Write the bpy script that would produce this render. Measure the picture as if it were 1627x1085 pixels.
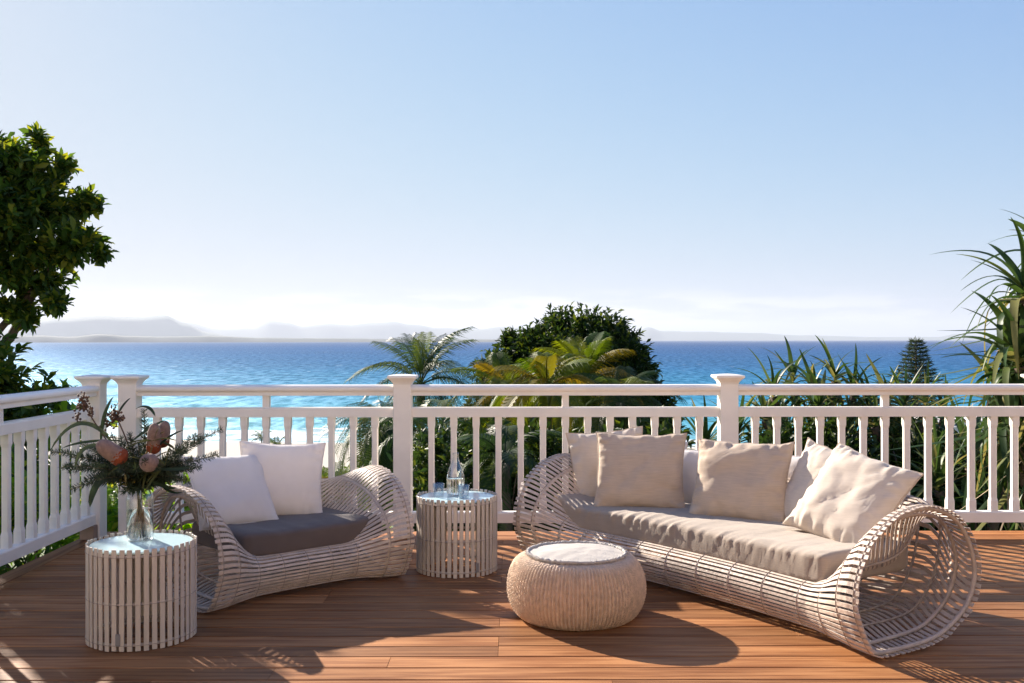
import bpy, bmesh, math, random
import numpy as np
from mathutils import Vector, Matrix, noise, Quaternion
R = math.radians
random.seed(7); rng = np.random.default_rng(11)
sc = bpy.context.scene
for o in list(bpy.data.objects): bpy.data.objects.remove(o)

# ------------------------------------------------------------------ camera
CAMZ = 1.42
cam_d = bpy.data.cameras.new('camera'); cam = bpy.data.objects.new('camera', cam_d)
sc.collection.objects.link(cam); sc.camera = cam
cam.location = (0, 0, CAMZ); cam.rotation_euler = (R(90), R(0.07), 0)
cam_d.sensor_width = 36; cam_d.lens = 35.0
cam_d.shift_y = -2.2/1627; cam_d.clip_start = .05; cam_d.clip_end = 200000
sc.render.resolution_x = 1024; sc.render.resolution_y = 683

# ------------------------------------------------------------------ light
SUN_AZ, SUN_EL = 40.0, 25.3        # degrees left of the view, and above the horizon
sv = Vector((-math.sin(R(SUN_AZ))*math.cos(R(SUN_EL)), math.cos(R(SUN_AZ))*math.cos(R(SUN_EL)), math.sin(R(SUN_EL))))
sl = bpy.data.lights.new('sun', 'SUN'); sl.energy = 5.0; sl.angle = R(0.5); sl.color = (1.0, .90, .77)
so = bpy.data.objects.new('sun', sl); sc.collection.objects.link(so)
so.rotation_euler = sv.to_track_quat('Z', 'Y').to_euler()
sc.view_settings.view_transform = 'Standard'; sc.view_settings.look = 'None'
sc.view_settings.exposure = 1.58; sc.view_settings.gamma = 1.0; sc.view_settings.use_curve_mapping = False

W = bpy.data.worlds.new('World'); sc.world = W; W.use_nodes = True
nt = W.node_tree; nt.nodes.clear()
def N(nt, t, **kw):
    n = nt.nodes.new(t)
    for k, v in kw.items():
        if k.startswith('i_'): n.inputs[k[2:]].default_value = v
        else: setattr(n, k, v)
    return n
def lk(nt, a, b): nt.links.new(a, b)
def math_n(nt, op, a, b=None, clamp=False):
    m = nt.nodes.new('ShaderNodeMath'); m.operation = op; m.use_clamp = clamp
    for i, v in enumerate((a, b)):
        if v is None: continue
        if isinstance(v, (int, float)): m.inputs[i].default_value = v
        else: nt.links.new(v, m.inputs[i])
    return m.outputs[0]
def maprange(nt, v, a, b, c=0, d=1, smooth=True):
    m = nt.nodes.new('ShaderNodeMapRange')
    if smooth: m.interpolation_type = 'SMOOTHSTEP'
    nt.links.new(v, m.inputs[0])
    for i, x in zip((1, 2, 3, 4), (a, b, c, d)): m.inputs[i].default_value = x
    return m.outputs[0]
sky = N(nt, 'ShaderNodeTexSky', sky_type='NISHITA', sun_disc=False)
sky.sun_elevation = R(SUN_EL); sky.sun_rotation = R(-SUN_AZ)
sky.altitude = 20; sky.air_density = 1.0; sky.dust_density = 0.35; sky.ozone_density = 2.0
bg = N(nt, 'ShaderNodeBackground'); bg.inputs[1].default_value = 0.05
wo = N(nt, 'ShaderNodeOutputWorld')
tc = N(nt, 'ShaderNodeTexCoord'); sx = N(nt, 'ShaderNodeSeparateXYZ'); lk(nt, tc.outputs['Generated'], sx.inputs[0])
mp = N(nt, 'ShaderNodeMapping'); mp.inputs['Scale'].default_value = (9, 9, 62); lk(nt, tc.outputs['Generated'], mp.inputs[0])
nz = N(nt, 'ShaderNodeTexNoise'); nz.inputs['Scale'].default_value = 1.0; nz.inputs['Detail'].default_value = 9; nz.inputs['Roughness'].default_value = .6
lk(nt, mp.outputs[0], nz.inputs['Vector'])
band = math_n(nt, 'MULTIPLY', maprange(nt, sx.outputs['Z'], .004, .018), maprange(nt, sx.outputs['Z'], .056, .030))
cl = math_n(nt, 'MULTIPLY', band, maprange(nt, nz.outputs[0], .44, .58))
cl = math_n(nt, 'MULTIPLY', cl, maprange(nt, sx.outputs['X'], .42, -.05, .45, .95))
sep = N(nt, 'ShaderNodeSeparateColor'); cmb = N(nt, 'ShaderNodeCombineColor'); lk(nt, sky.outputs[0], sep.inputs[0])
for i, (k_, top) in enumerate(((.245, 5.25), (.31, 5.35), (.54, 5.85))):      # soft shoulder on the sky's own radiance, compressing each colour channel
    ex = math_n(nt, 'EXPONENT', math_n(nt, 'MULTIPLY', sep.outputs[i], -k_))
    lk(nt, math_n(nt, 'MULTIPLY', math_n(nt, 'SUBTRACT', 1.0, ex), top), cmb.inputs[i])
mixc = N(nt, 'ShaderNodeMix', data_type='RGBA'); lk(nt, cl, mixc.inputs[0]); lk(nt, cmb.outputs[0], mixc.inputs[6])
mixc.inputs[7].default_value = (7.1, 7.05, 7.2, 1)
lk(nt, mixc.outputs[2], bg.inputs[0]); lk(nt, bg.outputs[0], wo.inputs[0])

# ------------------------------------------------------------------ helpers
COL = sc.collection
def tag(o, label=None, cat=None, group=None, kind=None):
    if label: o['label'] = label
    if cat: o['category'] = cat
    if group: o['group'] = group
    if kind: o['kind'] = kind
    return o
def empty(name, loc=(0, 0, 0), rz=0, parent=None):
    o = bpy.data.objects.new(name, None); COL.objects.link(o); o.location = loc; o.rotation_euler = (0, 0, rz)
    o.empty_display_size = .1
    if parent: o.parent = parent
    return o
def link(name, me, mat=None, parent=None, smooth=True, loc=None):
    if mat is not None and not me.materials: me.materials.append(mat)
    if smooth is not None and len(me.polygons):
        me.polygons.foreach_set('use_smooth', [smooth]*len(me.polygons))
    o = bpy.data.objects.new(name, me); COL.objects.link(o)
    if parent: o.parent = parent
    if loc is not None: o.location = loc
    return o
def pyd(name, V, F):
    me = bpy.data.meshes.new(name); me.from_pydata([tuple(map(float, v)) for v in V], [], F); me.update(); return me
def box_vf(x0, x1, y0, y1, z0, z1, c=0.0):
    if c <= 0:
        V = [(x0,y0,z0),(x1,y0,z0),(x1,y1,z0),(x0,y1,z0),(x0,y0,z1),(x1,y0,z1),(x1,y1,z1),(x0,y1,z1)]
        F = [(0,3,2,1),(4,5,6,7),(0,1,5,4),(1,2,6,5),(2,3,7,6),(3,0,4,7)]
        return V, F
    bm = bmesh.new(); V, F = box_vf(x0, x1, y0, y1, z0, z1)
    vs = [bm.verts.new(v) for v in V]
    for f in F: bm.faces.new([vs[i] for i in f])
    bmesh.ops.bevel(bm, geom=list(bm.edges), offset=c, segments=1, affect='EDGES')
    bm.verts.index_update()
    V = [tuple(v.co) for v in bm.verts]; F = [tuple(v.index for v in f.verts) for f in bm.faces]; bm.free()
    return V, F
class MB:
    def __init__(s): s.V = []; s.F = []
    def add(s, V, F):
        n = len(s.V); s.V += [tuple(v) for v in V]; s.F += [tuple(i+n for i in f) for f in F]; return s
    def box(s, *a, **k): return s.add(*box_vf(*a, **k))
    def tube(s, pts, r, n=8, closed=False, cap=True):
        pts = [Vector(p) for p in pts]; m = len(pts); V = []
        rr = r if hasattr(r, '__len__') else [r]*m
        up = None
        for i, p in enumerate(pts):
            a = pts[(i-1) % m] if (closed or i > 0) else p; b = pts[(i+1) % m] if (closed or i < m-1) else p
            t = (b-a).normalized()
            if up is None:
                up = Vector((0, 0, 1)) if abs(t.z) < .9 else Vector((1, 0, 0))
            x = t.cross(up).normalized(); y = x.cross(t); up = y
            for k in range(n):
                an = 2*math.pi*k/n; V.append(p+(x*math.cos(an)+y*math.sin(an))*rr[i])
        F = []
        for i in range(m if closed else m-1):
            for k in range(n):
                a = i*n+k; b = i*n+(k+1) % n; c = ((i+1) % m)*n+(k+1) % n; d = ((i+1) % m)*n+k
                F.append((a, b, c, d))
        if not closed and cap: F += [tuple(range(n))[::-1], tuple(range((m-1)*n, m*n))]
        return s.add(V, F)
    def lathe(s, prof, n=32, cx=0, cy=0, cap0=True, cap1=True, elx=1.0, ely=1.0):
        V = []; m = len(prof)
        for r, z in prof:
            for k in range(n):
                a = 2*math.pi*k/n; V.append((cx+r*math.cos(a)*elx, cy+r*math.sin(a)*ely, z))
        F = [(i*n+k, i*n+(k+1) % n, (i+1)*n+(k+1) % n, (i+1)*n+k) for i in range(m-1) for k in range(n)]
        if cap0: F.append(tuple(range(n))[::-1])
        if cap1: F.append(tuple(range((m-1)*n, m*n)))
        return s.add(V, F)
    def build(s, name, mat, parent=None, smooth=False, loc=None):
        return link(name, pyd(name, s.V, s.F), mat, parent, smooth, loc)
def smooth_angle(o, ang=35):
    me = o.data
    bm = bmesh.new(); bm.from_mesh(me)
    for e in bm.edges:
        e.smooth = not (len(e.link_faces) == 2 and e.calc_face_angle(0) > R(ang))
    for f in bm.faces: f.smooth = True
    bm.to_mesh(me); bm.free()
def extrude_x(prof, x0, x1):
    n = len(prof); V = [(x0, y, z) for y, z in prof]+[(x1, y, z) for y, z in prof]
    F = [(i, (i+1) % n, n+(i+1) % n, n+i) for i in range(n)]+[tuple(range(n))[::-1], tuple(range(n, 2*n))]
    return V, [f[::-1] for f in F]
def px(x, y, d):            # a point of the photograph at distance d, used to place things
    return Vector(((x-813)/1582*d, d, CAMZ-(y-541)/1582*d))

# ------------------------------------------------------------------ materials
def newmat(name):
    m = bpy.data.materials.new(name); m.use_nodes = True
    nt = m.node_tree; p = nt.nodes['Principled BSDF']; return m, nt, p
def simple(name, col, rough=.6, var=.12, scale=8, bump=.0, bscale=60, spec=.4, stretch=(1, 1, 1), detail=4, sheen=0):
    m, nt, p = newmat(name)
    tc = N(nt, 'ShaderNodeTexCoord'); mp = N(nt, 'ShaderNodeMapping'); mp.inputs['Scale'].default_value = stretch
    lk(nt, tc.outputs['Object'], mp.inputs[0])
    nz = N(nt, 'ShaderNodeTexNoise'); nz.inputs['Scale'].default_value = scale; nz.inputs['Detail'].default_value = detail
    lk(nt, mp.outputs[0], nz.inputs['Vector'])
    oi = N(nt, 'ShaderNodeObjectInfo')
    v = math_n(nt, 'ADD', maprange(nt, nz.outputs[0], .3, .7, 1-var, 1+var, False), maprange(nt, oi.outputs['Random'], 0, 1, -var*.5, var*.5, False))
    hs = N(nt, 'ShaderNodeHueSaturation'); hs.inputs['Color'].default_value = (*col, 1); lk(nt, v, hs.inputs['Value'])
    lk(nt, hs.outputs[0], p.inputs['Base Color'])
    p.inputs['Roughness'].default_value = rough; p.inputs['Specular IOR Level'].default_value = spec
    if sheen: p.inputs['Sheen Weight'].default_value = sheen
    if bump:
        n2 = N(nt, 'ShaderNodeTexNoise'); n2.inputs['Scale'].default_value = bscale; n2.inputs['Detail'].default_value = 5
        lk(nt, mp.outputs[0], n2.inputs['Vector'])
        b = N(nt, 'ShaderNodeBump'); b.inputs['Strength'].default_value = bump; b.inputs['Distance'].default_value = .01
        lk(nt, n2.outputs[0], b.inputs['Height']); lk(nt, b.outputs[0], p.inputs['Normal'])
    return m
def leafmat(name, c1, c2, c3=None, rough=.35, trans=.35, tcol=None):
    """leaf blade: tint attribute picks between young and old leaf colour; thin, lets light through"""
    m, nt, p = newmat(name)
    at = N(nt, 'ShaderNodeAttribute', attribute_name='tint')
    oi = N(nt, 'ShaderNodeObjectInfo')
    f = math_n(nt, 'FRACT', math_n(nt, 'ADD', at.outputs['Fac'], oi.outputs['Random']))
    cr = N(nt, 'ShaderNodeValToRGB'); e = cr.color_ramp.elements
    e[0].color = (*c1, 1); e[0].position = .0; e[1].color = (*c2, 1); e[1].position = .7
    if c3: x = e.new(.93); x.color = (*c3, 1)
    lk(nt, f, cr.inputs[0]); lk(nt, cr.outputs[0], p.inputs['Base Color'])
    p.inputs['Roughness'].default_value = rough+.16; p.inputs['Specular IOR Level'].default_value = .2
    tr = N(nt, 'ShaderNodeBsdfTranslucent')
    hs = N(nt, 'ShaderNodeHueSaturation'); hs.inputs['Hue'].default_value = .475; hs.inputs['Saturation'].default_value = 1.15; hs.inputs['Value'].default_value = 2.3
    lk(nt, cr.outputs[0], hs.inputs['Color']); lk(nt, hs.outputs[0], tr.inputs[0])
    mx = N(nt, 'ShaderNodeMixShader'); mx.inputs[0].default_value = trans
    lk(nt, p.outputs[0], mx.inputs[1]); lk(nt, tr.outputs[0], mx.inputs[2])
    lk(nt, mx.outputs[0], nt.nodes['Material Output'].inputs[0])
    return m
def woodmat(name, ca, cb, gscale=(1.2, 22, 22), rough=.5, bump=.25):
    m, nt, p = newmat(name)
    tc = N(nt, 'ShaderNodeTexCoord'); oi = N(nt, 'ShaderNodeObjectInfo')
    off = N(nt, 'ShaderNodeVectorMath', operation='SCALE'); off.inputs['Scale'].default_value = 37.0
    cx = N(nt, 'ShaderNodeCombineXYZ'); lk(nt, oi.outputs['Random'], cx.inputs[0]); lk(nt, oi.outputs['Random'], cx.inputs[1]); lk(nt, cx.outputs[0], off.inputs[0])
    ad = N(nt, 'ShaderNodeVectorMath', operation='ADD'); lk(nt, tc.outputs['Object'], ad.inputs[0]); lk(nt, off.outputs[0], ad.inputs[1])
    mp = N(nt, 'ShaderNodeMapping'); mp.inputs['Scale'].default_value = gscale; lk(nt, ad.outputs[0], mp.inputs[0])
    n1 = N(nt, 'ShaderNodeTexNoise'); n1.inputs['Scale'].default_value = 1.4; n1.inputs['Detail'].default_value = 7; n1.inputs['Distortion'].default_value = .6
    lk(nt, mp.outputs[0], n1.inputs['Vector'])
    mp2 = N(nt, 'ShaderNodeMapping'); mp2.inputs['Scale'].default_value = (gscale[0]*2.5, gscale[1]*9, gscale[2]*9); lk(nt, ad.outputs[0], mp2.inputs[0])
    n2 = N(nt, 'ShaderNodeTexNoise'); n2.inputs['Scale'].default_value = 1.2; n2.inputs['Detail'].default_value = 4; lk(nt, mp2.outputs[0], n2.inputs['Vector'])
    f = math_n(nt, 'ADD', math_n(nt, 'MULTIPLY', n1.outputs[0], .75), math_n(nt, 'MULTIPLY', n2.outputs[0], .25))
    mx = N(nt, 'ShaderNodeMix', data_type='RGBA'); mx.inputs[6].default_value = (*ca, 1); mx.inputs[7].default_value = (*cb, 1)
    lk(nt, maprange(nt, f, .36, .64), mx.inputs[0])
    n3 = N(nt, 'ShaderNodeTexNoise'); n3.inputs['Scale'].default_value = 1.1; n3.inputs['Detail'].default_value = 5
    geo = N(nt, 'ShaderNodeNewGeometry'); lk(nt, geo.outputs['Position'], n3.inputs['Vector'])
    hs = N(nt, 'ShaderNodeHueSaturation')
    v = math_n(nt, 'ADD', maprange(nt, oi.outputs['Random'], 0, 1, .72, 1.16, False), maprange(nt, n3.outputs[0], .3, .7, -.10, .10))
    lk(nt, v, hs.inputs['Value']); lk(nt, mx.outputs[2], hs.inputs['Color']); lk(nt, hs.outputs[0], p.inputs['Base Color'])
    lk(nt, maprange(nt, n3.outputs[0], .3, .7, rough-.08, rough+.12), p.inputs['Roughness']); p.inputs['Specular IOR Level'].default_value = .15
    b = N(nt, 'ShaderNodeBump'); b.inputs['Strength'].default_value = bump; b.inputs['Distance'].default_value = .003
    lk(nt, f, b.inputs['Height']); lk(nt, b.outputs[0], p.inputs['Normal'])
    return m
def fabricmat(name, col, weave=900, bump=.35, rough=.9, var=.05, sub=0.0, slub=0.0):
    m, nt, p = newmat(name)
    tc = N(nt, 'ShaderNodeTexCoord')
    w1 = N(nt, 'ShaderNodeTexWave', wave_type='BANDS', bands_direction='X'); w1.inputs['Scale'].default_value = weave/6.28; w1.inputs['Distortion'].default_value = .6; w1.inputs['Detail'].default_value = 1
    w2 = N(nt, 'ShaderNodeTexWave', wave_type='BANDS', bands_direction='Z'); w2.inputs['Scale'].default_value = weave/6.28; w2.inputs['Distortion'].default_value = .6; w2.inputs['Detail'].default_value = 1
    lk(nt, tc.outputs['Object'], w1.inputs[0]); lk(nt, tc.outputs['Object'], w2.inputs[0])
    nz = N(nt, 'ShaderNodeTexNoise'); nz.inputs['Scale'].default_value = 9; nz.inputs['Detail'].default_value = 6; lk(nt, tc.outputs['Object'], nz.inputs['Vector'])
    mps = N(nt, 'ShaderNodeMapping'); mps.inputs['Scale'].default_value = (14, 14, 260); lk(nt, tc.outputs['Object'], mps.inputs[0])
    ns = N(nt, 'ShaderNodeTexNoise'); ns.inputs['Scale'].default_value = 1; ns.inputs['Detail'].default_value = 3; lk(nt, mps.outputs[0], ns.inputs['Vector'])
    hs = N(nt, 'ShaderNodeHueSaturation'); hs.inputs['Color'].default_value = (*col, 1)
    v = math_n(nt, 'ADD', maprange(nt, nz.outputs[0], .3, .7, 1-var, 1+var, False), maprange(nt, ns.outputs[0], .35, .65, -slub, slub, False))
    lk(nt, v, hs.inputs['Value']); lk(nt, hs.outputs[0], p.inputs['Base Color'])
    p.inputs['Roughness'].default_value = rough; p.inputs['Specular IOR Level'].default_value = .2; p.inputs['Sheen Weight'].default_value = .15
    h = math_n(nt, 'ADD', math_n(nt, 'ADD', w1.outputs['Fac'], w2.outputs['Fac']), math_n(nt, 'MULTIPLY', ns.outputs[0], 2))
    b = N(nt, 'ShaderNodeBump'); b.inputs['Strength'].default_value = bump; b.inputs['Distance'].default_value = .0012
    lk(nt, h, b.inputs['Height']); lk(nt, b.outputs[0], p.inputs['Normal'])
    if sub:
        tr = N(nt, 'ShaderNodeBsdfTranslucent'); lk(nt, hs.outputs[0], tr.inputs[0])
        mx = N(nt, 'ShaderNodeMixShader'); mx.inputs[0].default_value = sub
        lk(nt, p.outputs[0], mx.inputs[1]); lk(nt, tr.outputs[0], mx.inputs[2]); lk(nt, mx.outputs[0], nt.nodes['Material Output'].inputs[0])
    return m
def thinglass(name, col=(.975, .985, .985)):
    m, nt, p = newmat(name)
    tr = N(nt, 'ShaderNodeBsdfTransparent'); tr.inputs[0].default_value = (*col, 1)
    gl = N(nt, 'ShaderNodeBsdfGlossy'); gl.inputs['Roughness'].default_value = .02
    lw = N(nt, 'ShaderNodeLayerWeight'); lw.inputs[0].default_value = .35
    mx = N(nt, 'ShaderNodeMixShader'); lk(nt, maprange(nt, lw.outputs['Facing'], 0, 1, .04, .55, False), mx.inputs[0])
    lk(nt, tr.outputs[0], mx.inputs[1]); lk(nt, gl.outputs[0], mx.inputs[2]); lk(nt, mx.outputs[0], nt.nodes['Material Output'].inputs[0])
    return m
def glassmat(name, col=(.97, .99, .985), ior=1.45, rough=.0):
    m, nt, p = newmat(name)
    p.inputs['Base Color'].default_value = (*col, 1); p.inputs['Transmission Weight'].default_value = 1
    p.inputs['Roughness'].default_value = rough; p.inputs['IOR'].default_value = ior
    return m
M = {}
M['paint'] = simple('white_paint', (.86, .80, .73), .42, .05, 5, .10, 25, .5)
M['deck'] = woodmat('deck_timber', (.195, .072, .024), (.37, .170, .068), rough=.52)
M['joist'] = simple('joist_timber', (.10, .07, .05), .8)
M['stub'] = simple('stained_timber', (.28, .19, .14), .6, .12, 9, .2, 40)
M['cane'] = simple('whitewashed_cane', (.53, .435, .365), .55, .16, 14, .35, 55, .35, (1, 1, 1))
M['tableslat'] = simple('painted_bamboo', (.55, .48, .41), .5, .12, 9, .25, 60, .35, (1, 1, .25))
M['cord'] = simple('grey_cord', (.34, .28, .24), .7, .15, 30)
M['hoop'] = simple('cane_wrapped_hoop', (.47, .39, .34), .6, .15, 20, .4, 120)
M['grey'] = fabricmat('charcoal_canvas', (.125, .098, .088), 1100, .3, .8, .06)
M['taupe'] = fabricmat('taupe_linen', (.36, .295, .24), 900, .4, .9, .06, slub=.04)
M['linen'] = fabricmat('natural_linen', (.64, .51, .395), 800, .5, .92, .05, .18, slub=.06)
M['pale'] = fabricmat('pale_linen', (.74, .64, .54), 800, .45, .92, .04, .2, slub=.04)
M['white'] = fabricmat('white_cotton', (.83, .78, .75), 1000, .3, .9, .03, .28)
M['piping'] = simple('seam_edge', (.34, .28, .23), .9, .15, 60)
M['knit'] = simple('knitted_cotton', (.70, .525, .39), .95, .16, 35, .8, 160, .15)
M['knit_top'] = simple('cotton_top', (.50, .46, .42), .95, .05, 14, .6, 180, .15)
M['ttop'] = simple('frosted_glass_top', (.50, .68, .72), .12, .03, 5, 0, 10, .6)
M['glass'] = thinglass('clear_glass'); M['water'] = glassmat('vase_water', (.93, .96, .95), 1.33)
M['tagm'] = simple('metal_tag', (.23, .22, .22), .35)
M['bark'] = simple('bark', (.12, .09, .07), .9, .3, 12, .8, 30, .2, (1, 1, .35))
M['leafA'] = leafmat('fig_leaf', (.024, .055, .012), (.052, .100, .018), (.17, .19, .03), .26, .36)
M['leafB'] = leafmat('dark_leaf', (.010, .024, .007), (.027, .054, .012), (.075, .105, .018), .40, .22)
M['leafC'] = leafmat('bright_leaf', (.06, .15, .015), (.12, .24, .03), (.25, .30, .05), .35, .40)
M['palm'] = leafmat('palm_leaf', (.014, .034, .010), (.034, .066, .016), (.09, .12, .025), .35, .22)
M['gold'] = leafmat('golden_palm_leaf', (.035, .07, .010), (.095, .125, .018), (.14, .115, .02), .45, .28)
M['pand'] = leafmat('pandanus_leaf', (.020, .045, .014), (.052, .092, .024), (.19, .18, .06), .30, .24)
M['pine'] = leafmat('pine_needles', (.03, .05, .02), (.055, .075, .03), None, .6, .12)
M['dry'] = simple('dry_leaf', (.30, .22, .14), .8, .35, 6)

# ------------------------------------------------------------------ leaf scattering
def leaf_template(n=3, wide=.36, fold=.10, droop=.10, shape='ovate'):
    V = []; 
    for i in range(n+1):
        t = i/n
        if shape == 'ovate': w = wide*(math.sin(math.pi*min(1, t*.9+.07))**.8)
        elif shape == 'obovate': w = wide*(math.sin(math.pi*min(1, t**1.5*.86+.09)))
        else: w = wide*(1-t)**.5*min(1, t*4+.3)
        if i == n: w *= .25
        z = -droop*t*t
        V += [(-w/2, t, z+fold*w), (0, t, z), (w/2, t, z+fold*w)]
    F = []
    for i in range(n):
        a = 3*i; F += [(a, a+1, a+4, a+3), (a+1, a+2, a+5, a+4)]
    return np.array(V), np.array(F)
LT_obo = leaf_template(3, .42, .25, .12, 'obovate'); LT_ov = leaf_template(2, .40, .3, .15); LT_thin = leaf_template(2, .16, .2, .25, 'strap')
def frames(D, roll):
    """rotation matrices whose Y axis is D and whose Z axis is near world up, rolled at random"""
    D = D/np.linalg.norm(D, axis=1, keepdims=True)
    up = np.tile(np.array([0, 0, 1.0]), (len(D), 1)); up[np.abs(D[:, 2]) > .95] = (1, 0, 0)
    X = np.cross(D, up); X /= np.linalg.norm(X, axis=1, keepdims=True); Z = np.cross(X, D)
    c, s = np.cos(roll)[:, None], np.sin(roll)[:, None]
    X2 = X*c+Z*s; Z2 = -X*s+Z*c
    return np.stack([X2, D, Z2], axis=2)
def np_mesh(name, V, F, tint=None):
    me = bpy.data.meshes.new(name); k = F.shape[1]
    me.vertices.add(len(V)); me.vertices.foreach_set('co', V.astype(np.float32).ravel())
    me.loops.add(F.size); me.loops.foreach_set('vertex_index', F.astype(np.int32).ravel())
    me.polygons.add(len(F)); me.polygons.foreach_set('loop_start', np.arange(0, F.size, k, dtype=np.int32))
    if tint is not None:
        a = me.attributes.new('tint', 'FLOAT', 'POINT'); a.data.foreach_set('value', tint.astype(np.float32))
    me.update(calc_edges=True); return me
def scatter(name, T, P, D, size, mat, parent=None, roll=.5, tint=None, kind=None):
    TV, TF = T; n = len(P)
    Rm = frames(D, rng.normal(0, roll, n)); size = np.broadcast_to(size, (n,))
    V = np.einsum('nij,kj->nki', Rm, TV)*size[:, None, None]+P[:, None, :]
    F = (TF[None]+(np.arange(n)*len(TV))[:, None, None]).reshape(-1, TF.shape[1])
    t = rng.random(n) if tint is None else tint
    me = np_mesh(name, V.reshape(-1, 3), F, np.repeat(t, len(TV)))
    o = link(name, me, mat, parent, True)
    if kind: o['kind'] = kind
    return o
def unit(n):
    v = rng.normal(size=(n, 3)); return v/np.linalg.norm(v, axis=1, keepdims=True)
def rosettes(tips, dirs, per, size, spread=.9, twig=.12, sz_var=.3):
    n = len(tips); P = np.repeat(tips, per, 0); D0 = np.repeat(dirs, per, 0)
    D = D0*.7+unit(n*per)*spread
    P = P-D0*(rng.random((n*per, 1))*twig)
    S = size*(1-sz_var+2*sz_var*rng.random(n*per))
    return P, D, S
def crown_tips(blobs, n, shell=.55):
    """points in a union of ellipsoids (cx,cy,cz,rx,ry,rz), mostly near the outside, clustered in branches"""
    vol = np.array([b[3]*b[4]*b[5] for b in blobs])**(2/3); cnt = rng.multinomial(n, vol/vol.sum())
    out = []; dr = []
    for b, k in zip(blobs, cnt):
        c = np.array(b[:3]); r = np.array(b[3:])
        nb = max(6, k//14); bd = unit(nb); bump = .82+.28*rng.random(nb)
        idx = rng.integers(0, nb, k); d = bd[idx]+rng.normal(0, .24, (k, 3)); d /= np.linalg.norm(d, axis=1, keepdims=True)
        rad = (shell+(1-shell)*rng.random(k)**.6)*bump[idx]
        out.append(c+d*r*rad[:, None]); dd = d/r; dr.append(dd/np.linalg.norm(dd, axis=1, keepdims=True)+np.array([0, 0, .3]))
    return np.vstack(out), np.vstack(dr)

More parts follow.
